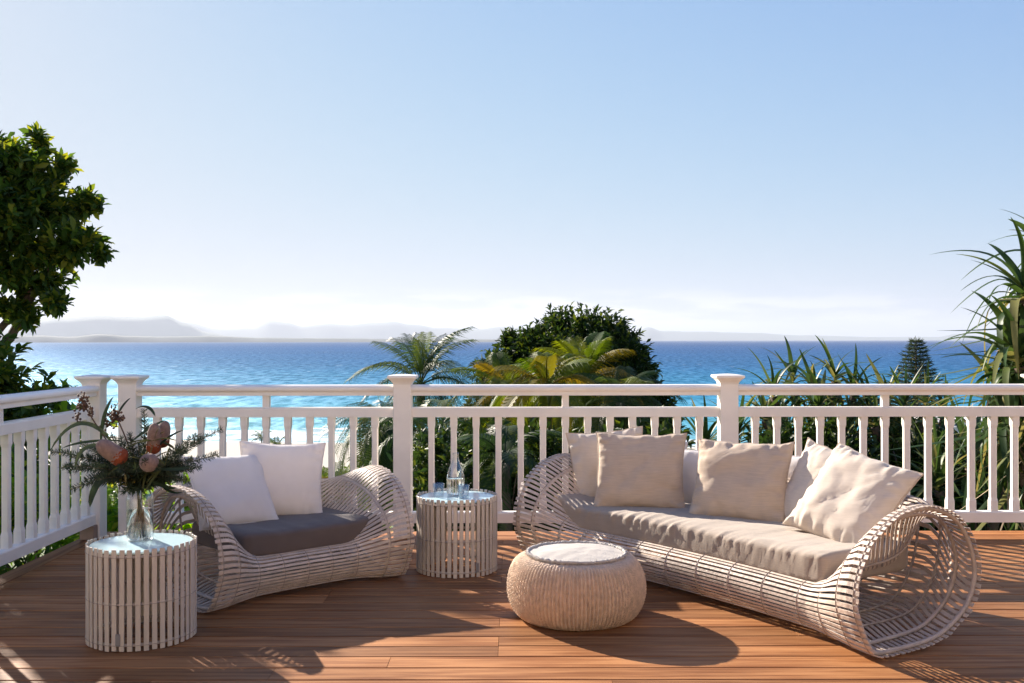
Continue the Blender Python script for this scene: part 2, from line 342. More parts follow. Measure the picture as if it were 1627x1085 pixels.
# ------------------------------------------------------------------ sea, land, hills
SEA = -24.0
def shoreY(x): return 240-.25*x+5*math.sin(x*.03)
def seamat():
    m, nt, p = newmat('sea_water')
    geo = N(nt, 'ShaderNodeNewGeometry'); sp = N(nt, 'ShaderNodeSeparateXYZ'); lk(nt, geo.outputs['Position'], sp.inputs[0])
    y = math_n(nt, 'ADD', sp.outputs['Y'], math_n(nt, 'MULTIPLY', sp.outputs['X'], .25))
    n0 = N(nt, 'ShaderNodeTexNoise'); n0.inputs['Scale'].default_value = .006; n0.inputs['Detail'].default_value = 5; lk(nt, geo.outputs['Position'], n0.inputs['Vector'])
    yj = math_n(nt, 'ADD', y, maprange(nt, n0.outputs[0], .3, .7, -40, 40, False))
    lg = math_n(nt, 'LOGARITHM', math_n(nt, 'MAXIMUM', math_n(nt, 'SUBTRACT', yj, 200), 10), 10)
    cr = N(nt, 'ShaderNodeValToRGB'); lk(nt, maprange(nt, lg, 1.6, 4.0, 0, 1, False), cr.inputs[0])
    e = cr.color_ramp.elements; e[0].position = 0; e[0].color = (.15, .33, .36, 1); e[1].position = 1; e[1].color = (.001, .034, .135, 1)
    for pos, c in ((.18, (.055, .25, .32)), (.36, (.016, .16, .27)), (.55, (.006, .078, .19)), (.75, (.001, .050, .165))):
        x = e.new(pos); x.color = (*c, 1)
    # wind patches of slightly different blue
    n1 = N(nt, 'ShaderNodeTexNoise'); n1.inputs['Scale'].default_value = .0016; n1.inputs['Detail'].default_value = 8; n1.inputs['Roughness'].default_value = .65; lk(nt, geo.outputs['Position'], n1.inputs['Vector'])
    n1b = N(nt, 'ShaderNodeTexNoise'); n1b.inputs['Scale'].default_value = 1; n1b.inputs['Detail'].default_value = 9; n1b.inputs['Roughness'].default_value = .75
    mpb = N(nt, 'ShaderNodeMapping'); mpb.inputs['Scale'].default_value = (.16, .045, 1); lk(nt, geo.outputs['Position'], mpb.inputs[0]); lk(nt, mpb.outputs[0], n1b.inputs['Vector'])
    hs = N(nt, 'ShaderNodeHueSaturation'); lk(nt, cr.outputs[0], hs.inputs['Color'])
    lk(nt, math_n(nt, 'ADD', maprange(nt, n1.outputs[0], .35, .65, .85, 1.15, False), maprange(nt, n1b.outputs[0], .35, .65, -.42, .42, False)), hs.inputs['Value'])
    # foam: surf lines near the beach, whitecaps farther out
    wv = N(nt, 'ShaderNodeTexNoise'); wv.inputs['Scale'].default_value = 1; wv.inputs['Detail'].default_value = 7; wv.inputs['Roughness'].default_value = .7
    mp = N(nt, 'ShaderNodeMapping'); mp.inputs['Scale'].default_value = (.022, .085, 1); lk(nt, geo.outputs['Position'], mp.inputs[0]); lk(nt, mp.outputs[0], wv.inputs['Vector'])
    near = maprange(nt, y, 330, 236, 0, 1)
    foam = maprange(nt, math_n(nt, 'ADD', wv.outputs[0], math_n(nt, 'MULTIPLY', near, .22)), .66, .74)
    foam = math_n(nt, 'MULTIPLY', foam, maprange(nt, y, 330, 285, 0, 1))
    wc = N(nt, 'ShaderNodeTexNoise'); wc.inputs['Scale'].default_value = 1; wc.inputs['Detail'].default_value = 6; wc.inputs['Roughness'].default_value = .65
    mp2 = N(nt, 'ShaderNodeMapping'); mp2.inputs['Scale'].default_value = (.07, .03, 1); lk(nt, geo.outputs['Position'], mp2.inputs[0]); lk(nt, mp2.outputs[0], wc.inputs['Vector'])
    caps = math_n(nt, 'MULTIPLY', maprange(nt, wc.outputs[0], .655, .70), .7)
    allf = math_n(nt, 'MAXIMUM', foam, caps)
    mx = N(nt, 'ShaderNodeMix', data_type='RGBA'); lk(nt, allf, mx.inputs[0]); lk(nt, hs.outputs[0], mx.inputs[6]); mx.inputs[7].default_value = (.60, .64, .65, 1)
    df = N(nt, 'ShaderNodeBsdfDiffuse'); lk(nt, mx.outputs[2], df.inputs[0])
    gl = N(nt, 'ShaderNodeBsdfGlossy'); gl.inputs['Roughness'].default_value = .36; gl.inputs['Color'].default_value = (.62, .82, 1, 1)
    # waves
    b1 = N(nt, 'ShaderNodeTexNoise'); b1.inputs['Scale'].default_value = .16; b1.inputs['Detail'].default_value = 8; b1.inputs['Roughness'].default_value = .7; lk(nt, geo.outputs['Position'], b1.inputs['Vector'])
    bp = N(nt, 'ShaderNodeBump'); bp.inputs['Strength'].default_value = 1.0; bp.inputs['Distance'].default_value = 1.6; lk(nt, b1.outputs[0], bp.inputs['Height'])
    lk(nt, bp.outputs[0], gl.inputs['Normal'])
    fr = N(nt, 'ShaderNodeFresnel'); fr.inputs[0].default_value = 1.33; lk(nt, bp.outputs[0], fr.inputs['Normal'])
    ms = N(nt, 'ShaderNodeMixShader'); lk(nt, math_n(nt, 'MULTIPLY', math_n(nt, 'MINIMUM', fr.outputs[0], .13), maprange(nt, n1b.outputs[0], .38, .62, .35, 1.9)), ms.inputs[0])
    lk(nt, df.outputs[0], ms.inputs[1]); lk(nt, gl.outputs[0], ms.inputs[2]); lk(nt, ms.outputs[0], nt.nodes['Material Output'].inputs[0])
    return m
V = []; F = []
ys = [150, 200, 300, 450, 700, 1200, 2500, 6000, 15000, 30000, 62000]
for yy in ys:
    for k in range(9): V.append(((k-4)/4*62000, yy, SEA))
for i in range(len(ys)-1):
    for k in range(8): a = i*9+k; F.append((a, a+1, a+10, a+9))
tag(link('sea', pyd('sea', V, F), seamat()), 'open blue sea, turquoise near the surf line', kind='structure')

def ground_z(x, y):
    P = [(-40, -2.2), (8, -2.2), (12, -2.9), (20, -4.6), (60, -11.5), (120, -19), (180, -22.2), (262, -24.0), (330, -27), (400, -31)]
    yy = y-(shoreY(x)-262)*min(1, max(0, (y-100)/160))
    for (a, za), (b, zb) in zip(P, P[1:]):
        if yy <= b: z = za+(zb-za)*(max(yy, a)-a)/(b-a); break
    else: z = P[-1][1]
    if y > 14: z += .35*noise.noise(Vector((x*.08, y*.08, 0)))*min(1, (y-14)/20)*(1 if y < 170 else .3)
    if x < -30 : z += 0
    return z
def groundmat():
    m, nt, p = newmat('ground')
    geo = N(nt, 'ShaderNodeNewGeometry'); sp = N(nt, 'ShaderNodeSeparateXYZ'); lk(nt, geo.outputs['Position'], sp.inputs[0])
    nz = N(nt, 'ShaderNodeTexNoise'); nz.inputs['Scale'].default_value = .35; nz.inputs['Detail'].default_value = 8; lk(nt, geo.outputs['Position'], nz.inputs['Vector'])
    g = N(nt, 'ShaderNodeMix', data_type='RGBA'); g.inputs[6].default_value = (.035, .06, .015, 1); g.inputs[7].default_value = (.10, .13, .04, 1); lk(nt, maprange(nt, nz.outputs[0], .35, .65), g.inputs[0])
    y = math_n(nt, 'ADD', sp.outputs['Y'], maprange(nt, nz.outputs[0], .3, .7, -9, 9, False))
    s = N(nt, 'ShaderNodeMix', data_type='RGBA'); lk(nt, maprange(nt, y, 172, 186), s.inputs[0]); lk(nt, g.outputs[2], s.inputs[6]); s.inputs[7].default_value = (.40, .36, .30, 1)
    lk(nt, s.outputs[2], p.inputs['Base Color']); p.inputs['Roughness'].default_value = .95
    return m
V = []; F = []; xs = [-260+520*i/64 for i in range(65)]; ysg = [-40, -20, 0, 6, 9, 12, 16, 20, 26, 33, 42, 52, 64, 78, 94, 110, 128, 146, 164, 180, 200, 222, 244, 262, 285, 320, 380]
for yy in ysg:
    for x in xs: V.append((x, yy, ground_z(x, yy)))
n = len(xs)
for i in range(len(ysg)-1):
    for k in range(n-1): a = i*n+k; F.append((a, a+1, a+n+1, a+n))
tag(link('terrain', pyd('terrain', V, F), groundmat()), 'green hillside falling to a pale sand beach', kind='structure')

def hill(name, pts, dist, depth, mat, label):
    """a ridge drawn by skyline points (photo x, photo y) standing at 'dist' metres, with real depth behind"""
    V = []; F = []; rows = 5
    P = []
    for (x0, y0), (x1, y1) in zip(pts, pts[1:]):
        k = max(2, int(abs(x1-x0)/5))
        for j in range(k):
            t = j/k; x = x0+(x1-x0)*t; y = y0+(y1-y0)*(t*t*(3-2*t)); P.append((x, y))
    P.append(pts[-1])
    for j, (x, y) in enumerate(P):
        X = (x-813)/1582*dist; H = (540.2-y)/1582*dist+CAMZ
        H += noise.noise(Vector((x*.05, dist*.001, 0)))*dist*.00045*max(0, min(1, (540-y)/12)) + noise.noise(Vector((x*.21, 3, 0)))*dist*.00022*max(0, min(1, (540-y)/12))
        for r_ in range(rows):
            t = r_/(rows-1)
            h = SEA-5+(H-SEA+5)*math.sin(math.pi*min(t*1.0, 1))**.7 if 0 < t < 1 else SEA-5
            V.append((X*(1+depth/dist*(t-.5)), dist+depth*(t-.5), h))
    for i in range(len(P)-1):
        for r_ in range(rows-1): a = i*rows+r_; F.append((a, a+1, a+rows+1, a+rows))
    return tag(link(name, pyd(name, V, F), mat), label, kind='structure')
hm = simple('far_forest', (.05, .065, .06), .95, .3, .0008); hm2 = simple('far_range', (.07, .10, .08), .95, .2, .0004)
hill('far_hills', [(-260, 500), (0, 512), (60, 503), (135, 500), (190, 505), (262, 502), (300, 512), (345, 522), (400, 521), (430, 509), (455, 512), (480, 518), (520, 514), (555, 516), (590, 513), (625, 511), (650, 515), (700, 521), (760, 523), (800, 519), (870, 527), (960, 530), (1010, 527), (1030, 520), (1052, 526), (1110, 527), (1190, 529), (1270, 533), (1400, 536), (1490, 536), (1520, 531), (1560, 535), (1640, 536), (1900, 538)], 40000, 3000, hm2, 'pale blue mountain range fading in haze across the bay')
hill('near_hills', [(-300, 518), (0, 520), (90, 505), (160, 501), (215, 503), (262, 500), (290, 512), (330, 527), (370, 535), (400, 540)], 27000, 2000, hm2, 'broad hazy hill at the left end of the range')
hill('far_shore', [(-300, 533), (-40, 533), (60, 532), (110, 534), (160, 530), (210, 533), (260, 534), (330, 533), (420, 536), (520, 537), (640, 538.2), (760, 539), (860, 539.6)], 14000, 500, hm, 'low wooded shoreline on the far side of the bay')

# ------------------------------------------------------------------ deck
deck = MB()
for k in range(18): deck.box(-3.05+.48*k, -3.0+.48*k, -1.6, 7.36, -.20, -.045)
deck.box(-3.1, 5.35, 7.36, 7.40, -.24, -.03); deck.box(-3.14, -3.10, -1.6, 7.40, -.24, -.03)
deck = deck.build('deck', M['joist']); tag(deck, 'reddish hardwood balcony deck', kind='structure')
PITCH = .1535; BW = .1465
def board(L, w, parent, loc, rz=0):
    # a board with eased long edges, running along its own X
    h = .022; e = .0035; prof = [(-w/2, -h), (w/2, -h), (w/2, -e), (w/2-e, 0), (-w/2+e, 0), (-w/2, -e)]
    V = [(-L/2, y, z) for y, z in prof]+[(L/2, y, z) for y, z in prof]
    F = [(i, (i+1) % 6, 6+(i+1) % 6, 6+i) for i in range(6)]+[(5, 4, 3, 2, 1, 0), (6, 7, 8, 9, 10, 11)]
    F = [f[::-1] for f in F]
    o = link('board', pyd('board', V, F), M['deck'], parent, False, loc); o.rotation_euler = (0, 0, rz); return o
XL, XR = -2.965, 5.3
JO = {}
y = 7.41-BW/2; row = 0
board(8.45, BW+.02, deck, (1.08, 7.40-BW/2-.01, 0))          # edge board along the front rail
y = 7.40-BW-.02-.006-BW/2
while y > -1.5:
    x0 = XL; joints = []
    j = XL+.48*random.choice([2, 3, 4, 5, 6]) + .02
    # joints seen in the photograph on the nearer rows
    while x0 < XR:
        x1 = min(XR, j)
        board(x1-x0-.002, BW, deck, ((x0+x1)/2, y, random.uniform(-.0008, .0008)))
        x0 = x1; j = x1+.48*random.choice([4, 5, 6, 7])
    y -= PITCH
for k in range(3): board(2.98, .135, deck, (-3.038, 5.72-2.985*k, 0), R(90))

# unseen house wall behind the viewpoint, added to bounce warm fill light
fw = MB()
for k in range(34):
    z = -.3+.16*k
    for a, b in ((-6, -1.6), (2.6, 9)) if z < 2.25 else ((-6, 9),):
        fw.add(*extrude_x([(-1.78, z), (-1.655, z), (-1.675, z+.159), (-1.78, z+.159)], a, b))
fw = fw.build('fill_facade', simple('cream_paint', (.80, .66, .52), .5)); tag(fw, 'unseen cream weatherboard wall added behind the viewpoint for warm fill light', kind='structure')
MB().box(-1.6, 2.6, -1.74, -1.72, .02, 2.26).build('door_glass', simple('dark_door_glass', (.04, .045, .05), .05), fw)
MB().box(-1.6, 2.6, -1.76, -1.68, 2.2, 2.25).box(.46, .54, -1.76, -1.68, .02, 2.2).build('door_frame', M['paint'], fw)

# unseen roof added above the frame to keep sky light off the deck
vr = MB()
for k in range(12): vr.box(-5.5, 8.5, -1.64+.15*k, -1.64+.15*k+.144, 2.80, 2.815)
vr.box(-5.5, 8.5, -1.65, .12, 2.83, 2.95); vr.box(-5.5, 8.5, .17, .21, 2.72, 2.97)
tag(vr.build('shade_roof', simple('shade_roof_paint', (.62, .58, .53), .5)), 'unseen boarded roof added over the viewpoint to cut sky light', kind='structure')

# ------------------------------------------------------------------ railings
RY = 7.20
def baluster_mesh():
    z0, z1 = .180, .866; a, b = .0255, .0175; V = []; F = []
    # square ends, slimmer chamfered middle
    rings = []
    def ring(z, h, c):
        return [(h-c, -h, z), (h, -h+c, z), (h, h-c, z), (h-c, h, z), (-h+c, h, z), (-h, h-c, z), (-h, -h+c, z), (-h+c, -h, z)]
    for z, h, c in ((z0, a, .002), (z0+.075, a, .002), (z0+.10, .0215, .006), (z1-.085, .0215, .006), (z1-.06, a, .002), (z1, a, .002)):
        V += ring(z, h, c)
    for i in range(5):
        for k in range(8): F.append((i*8+k, i*8+(k+1) % 8, (i+1)*8+(k+1) % 8, (i+1)*8+k))
    me = pyd('baluster', V, F); me.materials.append(M['paint']); return me
BAL = baluster_mesh()
def post_mesh():
    m = MB(); w = .064
    m.box(-w, w, -w, w, 0, 1.105, c=.004)
    V = []; F = []
    prof = [(.064, 1.10), (.066, 1.108), (.070, 1.118), (.083, 1.134), (.097, 1.146), (.102, 1.150), (.102, 1.162), (.099, 1.166), (.05, 1.172), (.0, 1.176)]
    for r_, z in prof:
        V += [(-r_, -r_, z), (r_, -r_, z), (r_, r_, z), (-r_, r_, z)]
    for i in range(len(prof)-1):
        for k in range(4): F.append((i*4+k, i*4+(k+1) % 4, (i+1)*4+(k+1) % 4, (i+1)*4+k))
    cap = (V, F)
    me = pyd('post', m.V, m.F); me.materials.append(M['paint'])
    mc = pyd('post_cap', V, F); mc.materials.append(M['paint']); return me, mc
PM, CM = post_mesh()
def add_post(root, x, y):
    p = bpy.data.objects.new('post', PM); COL.objects.link(p); p.parent = root; p.location = (x, y, 0)
    c = bpy.data.objects.new('post_cap', CM); COL.objects.link(c); c.parent = p; return p
def handrail_prof():   # half-round top moulding with a lower lip
    return [(-.045, 1.022), (.045, 1.022), (.045, 1.045), (.050, 1.052), (.060, 1.060), (.062, 1.074), (.058, 1.086), (.040, 1.096), (0, 1.100), (-.040, 1.096), (-.058, 1.086), (-.062, 1.074), (-.060, 1.060), (-.050, 1.052), (-.045, 1.045)]
def rail_bay(root, xa, xb, nb):
    """one bay between posts at xa and xb (local x), posts' half width .064"""
    a, b = xa+.064, xb-.064
    MB().add(*extrude_x(handrail_prof(), a, b)).build('handrail', M['paint'], root)
    MB().add(*extrude_x([(-.036, .866), (.036, .866), (.036, .925), (.028, .936), (-.028, .936), (-.036, .925)], a, b)).build('middle_rail', M['paint'], root)
    MB().add(*extrude_x([(-.036, .104), (.036, .104), (.036, .172), (.030, .181), (-.030, .181), (-.036, .172)], a, b)).build('bottom_rail', M['paint'], root)
    mid = (xa+xb)/2
    MB().box(mid-.024, mid+.024, -.024, .024, .935, 1.024).build('spacer_block', M['paint'], root)
    sp = (xb-xa)/(nb+1) if nb else 1
    return mid
def balusters(root, xs):
    for x in xs:
        o = bpy.data.objects.new('baluster', BAL); COL.objects.link(o); o.parent = root; o.location = (x, 0, 0)
fr = empty('front_railing', (0, RY, 0)); tag(fr, 'long white painted railing with caps on its posts facing the sea', 'railing')
posts = [-2.762, -.792, 1.558, 3.83, 6.1]
PXs = [205, 640, 1155, 1653, 2150]
posts = [(p-813)/219.3 for p in PXs]; posts[0] = -2.762
for p in posts[:4]: add_post(fr, p, 0)
pitches = [34.5, 35.4, 34.25]; cnt = [5, 6, 6]; mids = [423.2, 897.5, 1404]
for i in range(3):
    rail_bay(fr, posts[i], posts[i+1], 0)
    balusters(fr, [(mids[i]+k*pitches[i]-813)/219.3 for k in range(-cnt[i], cnt[i]+1)])
lr = empty('side_railing', (-3.02, RY, 0), R(-90)); tag(lr, 'short white railing closing the left side of the deck', 'railing')
pe = add_post(lr, 0, 0)
rail_bay(lr, 0, 2.72, 0); balusters(lr, [.157*k for k in range(1, 17)])
add_post(lr, 2.72, 0); rail_bay(lr, 2.72, 5.4, 0); balusters(lr, [2.72+.157*k for k in range(1, 17)]); add_post(lr, 5.4, 0)
st = MB().box(.066, .135, -.05, .05, .004, .102, c=.003).build('timber_block', M['stub'], lr)

# ------------------------------------------------------------------ woven furniture
END = [(0, .004), (-.06, .035), (-.11, .12), (-.15, .22), (-.15, .32), (-.11, .43), (-.045, .52), (.07, .60), (.20, .64), (.33, .645), (.45, .615), (.55, .555), (.63, .45), (.67, .32), (.65, .21), (.58, .12), (.45, .045), (.33, .015), (.15, .004)]
MID = [(.045, .022), (.0, .045), (-.03, .10), (-.035, .165), (.0, .222), (.08, .245), (.24, .232), (.38, .222), (.52, .225), (.62, .28), (.68, .40), (.73, .52), (.80, .585), (.88, .54), (.88, .38), (.82, .20), (.68, .06), (.50, .03), (.28, .03)]
NC = len(END)
def cat(P, u):
    i = int(math.floor(u)) % NC; f = u-math.floor(u)
    p0, p1, p2, p3 = (P[(i+k-1) % NC] for k in range(4))
    return tuple(.5*((2*p1[a])+(-p0[a]+p2[a])*f+(2*p0[a]-5*p1[a]+4*p2[a]-p3[a])*f*f+(-p0[a]+3*p1[a]-3*p2[a]+p3[a])*f**3) for a in (0, 1))
def uparams(P, n):
    K = 1200; pts = [cat(P, NC*k/K) for k in range(K+1)]; L = [0]
    for a, b in zip(pts, pts[1:]): L.append(L[-1]+math.dist(a, b))
    out = []; j = 0
    for i in range(n):
        t = L[-1]*i/n
        while L[j+1] < t: j += 1
        out.append(NC*(j+(t-L[j])/(L[j+1]-L[j]))/K)
    return out
def sstep(a, b, x): x = max(0, min(1, (x-a)/(b-a))); return x*x*(3-2*x)
class Seat:
    """a lounge seat woven of cane slats: a closed loop section that opens to full hoops at both ends"""
    def __init__(s, P0, P1, back, half, arm=.46, zs=1.0, mid_shift=0.0):
        s.P0 = Vector(P0); s.P1 = Vector(P1); s.L = (s.P1-s.P0).length; s.e = (s.P1-s.P0)/s.L
        n = Vector((-s.e.y, s.e.x));  s.n = n if n.dot(Vector(back)) > 0 else -n
        s.a = half; s.Rr = s.L/2/math.sin(half); s.C = (s.P0+s.P1)/2-s.n*s.Rr*math.cos(half); s.arm = arm; s.zs = zs; s.ms = mid_shift
    def frame(s, t):
        tau = (t/s.L*2-1)*s.a
        nn = s.n*math.cos(tau)+s.e*math.sin(tau); return s.C+nn*s.Rr, nn
    def at(s, t, sd, z):
        p, nn = s.frame(t); q = p+nn*sd; return Vector((q.x, q.y, z))
    def w(s, t): return sstep(.03, s.arm, min(t, s.L-t))
    def sec(s, t, u):
        w = s.w(t); a = cat(END, u); b = cat(MID, u)
        return (a[0]*(1-w)+(b[0]+s.ms)*w, (a[1]*(1-w)+b[1]*w)*s.zs+.012)
    def point(s, t, u, off=0):
        p = s.sec(t, u); q = s.sec(t, u+.02); T = (q[0]-p[0], q[1]-p[1]); l = math.hypot(*T); T = (T[0]/l, T[1]/l)
        # outward normal: section runs front-up-back, so outward is to the left of travel
        Nn = (-T[1], T[0])
        return s.at(t, p[0]+Nn[0]*off, p[1]+Nn[1]*off), T, Nn
    def build(s, root, nslat, hoops, mats, width=.0215, th=.0045, stations=38):
        us = uparams(END, nslat)
        org = root.location
        ts = [-.016+(s.L+.032)*k/(stations-1) for k in range(stations)]
        for i, u in enumerate(us):
            V = []; jit = random.uniform(-.08, .08)*NC/nslat; ww = width*random.uniform(.92, 1.05); ex = random.uniform(-.004, .006)
            for k, t in enumerate(ts):
                tt = t+(ex if k in (0, stations-1) else 0)
                c, T, Nn = s.point(max(0, min(s.L, tt)) if False else tt, u+jit*math.sin(k*.35+i))
                qa = s.sec(tt, u); qb = s.sec(tt, us[(i+1) % nslat]+(NC if i == nslat-1 else 0)); wl = min(ww, .60*math.dist(qa, qb))
                p, nn = s.frame(tt); W3 = Vector((nn.x*T[0], nn.y*T[0], T[1])); N3 = Vector((nn.x*Nn[0], nn.y*Nn[0], Nn[1]))
                for a, b in ((-1, -1), (1, -1), (1, 1), (-1, 1)):
                    V.append(c+W3*(a*wl/2)+N3*(b*th/2)-org)
            F = []
            for k in range(stations-1):
                for q in range(4): F.append((k*4+q, k*4+(q+1) % 4, k*4+4+(q+1) % 4, k*4+4+q))
            F += [(3, 2, 1, 0), tuple(range(4*stations-4, 4*stations))]
            link('slat', pyd('slat', V, F), mats[0], root, False)
        for t, r_, inner in hoops:
            pts = [s.point(t, NC*k/90, -(r_+th/2))[0]-org for k in range(90)]
            MB().tube(pts, r_, 8, closed=True).build('hoop', mats[1], root, True)
            if inner:
                pts = [s.point(t, NC*k/110, .0035)[0]-org for k in range(110)]
                MB().tube(pts, .0020, 5, closed=True).build('binding', mats[2], root, True)
def cushion(seat, root, name, t0, t1, s0, s1, z0, z1, mat, wr=0.004, folds=0.0, lift=(.014, .014)):
    org = root.location; nt_ = 150; V = []; prof = []
    K = 56
    hs, hz = (s1-s0)/2, (z1-z0)/2
    for k in range(K):
        a = 2*math.pi*k/K; c, d = math.cos(a), math.sin(a); ex = 1/5.5
        prof.append((math.copysign(abs(c)**.22, c)*hs, math.copysign(abs(d)**.30, d)*hz))
    for i in range(nt_+1):
        f = i/nt_; t = t0+(t1-t0)*f
        e = min(t-t0, t1-t); er = .05
        k_ = 1 if e > er else math.sqrt(max(0, 1-((er-e)/er)**2))
        for j, (ps, pz) in enumerate(prof):
            kz = .62+.38*k_ if k_ < 1 else 1; ks = (hs-er*(1-k_))/hs
            ds = ps*ks; dz = pz*kz
            q = Vector((t*5, ds*5, dz*5+seat.L)); nz_ = noise.noise(q*1.3)*wr*1.5+noise.noise(q*4)*wr*.6
            top = .5+.5*pz/hz
            zz = dz+nz_*(.3+top)+(.010*math.sin(math.pi*f)*top)*(1-(ps/hs)**2)
            sdd = (s0+s1)/2+ds
            if folds:
                fr_ = max(0, -ps/hs)**3*(.25+.75*math.exp(-((pz/hz-.5)/.6)**2))
                fo = (noise.noise(Vector((t*26+ .5*pz*40, 3.1, 0)))+.6*noise.noise(Vector((t*55+pz*30, 9.1, pz*9))))
                sdd += -folds*fo*fr_; zz += folds*.6*fo*max(0, -ps/hs)**2*top
            p = seat.at(t, sdd, (z0+z1)/2+zz+lift[0 if t-t0 < t1-t else 1]*(1-sstep(.0, .25, e)))-org; V.append(p)
    F = []
    for i in range(nt_):
        for j in range(K): F.append((i*K+j, (i+1)*K+j, (i+1)*K+(j+1) % K, i*K+(j+1) % K))
    F += [tuple(range(K)), tuple(range(nt_*K, nt_*K+K))[::-1]]
    o = link(name, pyd(name, V, F), mat, root, True); return o

# long sofa
SO = Seat((1.63, 4.41), (.13, 6.45), (1, 1), R(7.5), arm=.44)
sofa = empty('sofa', (1.1, 5.6, 0)); tag(sofa, 'long curved whitewashed cane sofa with open hoop ends and taupe seat', 'sofa')
L = SO.L; hp = [(.012, .011, True), (.13, .010, True), (.30, .006, True)]
hh = hp+[(.46+k*(L-.92)/7, .0055, True) for k in range(8)]+[(L-t, r_, b) for t, r_, b in hp]
SO.build(sofa, 72, hh, (M['cane'], M['hoop'], M['cord']))
for t in (.1, .62, L/2, L-.62, L-.1):
    for sd in (.14, .52):
        wv = SO.w(t); p = SO.at(t, sd, 0)-sofa.location
        MB().lathe([(.012, .0), (.014, .006), (.014, .012+.03*wv)], 10, p.x, p.y).build('foot', M['paint'], sofa)
sc_ = cushion(SO, sofa, 'seat_cushion', .34, L-.13, .03, .66, .230, .390, M['taupe'], .004, .012, (.014, .055))

# loveseat
CH = Seat((-1.59, 5.15), (-.675, 5.965), (-1, 1), R(7), arm=.36, zs=.965)
chair = empty('loveseat', (-1.3, 5.8, 0)); tag(chair, 'smaller whitewashed cane loveseat with a charcoal cushion, left of the tables', 'loveseat')
L2 = CH.L; hh = hp+[(.46+k*(L2-.92)/2, .0055, True) for k in range(3)]+[(L2-t, r_, b) for t, r_, b in hp]
CH.build(chair, 72, hh, (M['cane'], M['hoop'], M['cord']), stations=30)
cushion(CH, chair, 'seat_cushion', .25, L2-.09, .02, .64, .226, .368, M['grey'], .003, 0)

# ------------------------------------------------------------------ slatted side tables
def side_table(x, y, label, rot, tag_ang):
    root = empty('side_table', (x, y, 0)); tag(root, label, 'side table', 'slatted round side tables')
    r0 = .246; n_ = 43
    V, F = box_vf(-.0115, .0115, -.0035, .0035, 0.0, .462, c=.0015)
    sm = pyd('slat', V, F); sm.materials.append(M['tableslat'])
    for k in range(n_):
        a = 2*math.pi*k/n_+rot
        o = bpy.data.objects.new('slat', sm); COL.objects.link(o); o.parent = root
        o.location = (r0*math.cos(a), r0*math.sin(a), random.uniform(.001, .006)); o.rotation_euler = (random.uniform(-.006, .006), random.uniform(-.006, .006), a+math.pi/2)
    for z in (.03, .215, .43):
        MB().tube([((r0-.011)*math.cos(2*math.pi*k/64), (r0-.011)*math.sin(2*math.pi*k/64), z) for k in range(64)], .0075, 8, closed=True).build('hoop', M['hoop'], root, True)
    for z in (.215, .43, .03):
        MB().tube([((r0+.0045)*math.cos(2*math.pi*k/92), (r0+.0045)*math.sin(2*math.pi*k/92), z) for k in range(92)], .0016, 5, closed=True).build('binding', M['cord'], root, True)
    m = MB().lathe([(.0, .441), (.232, .441), (.236, .444), (.236, .450), (.232, .453), (0, .453)], 72, cap0=False, cap1=False)
    m.build('glass_top', M['ttop'], root, False)
    a = tag_ang; tg = MB().box(-.011, .011, -.0015, .0015, .03, .085, c=.0005).build('metal_tag', M['tagm'], root)
    tg.location = ((r0+.0055)*math.cos(a), (r0+.0055)*math.sin(a), 0); tg.rotation_euler = (0, 0, a+math.pi/2)
    for k in range(3):
        b = 2*math.pi*k/3+.4; MB().lathe([(.008, .0), (.009, .004), (.009, .44)], 8, (r0-.022)*math.cos(b), (r0-.022)*math.sin(b)).build('leg', M['hoop'], root, True)
    return root
TL = (-1.776, 4.775); TR = (-.343, 6.17)
side_table(*TL, 'nearer slatted side table carrying the flower vase', .03, R(-94))
side_table(*TR, 'farther slatted side table carrying the carafe and glasses', .05, R(-58))

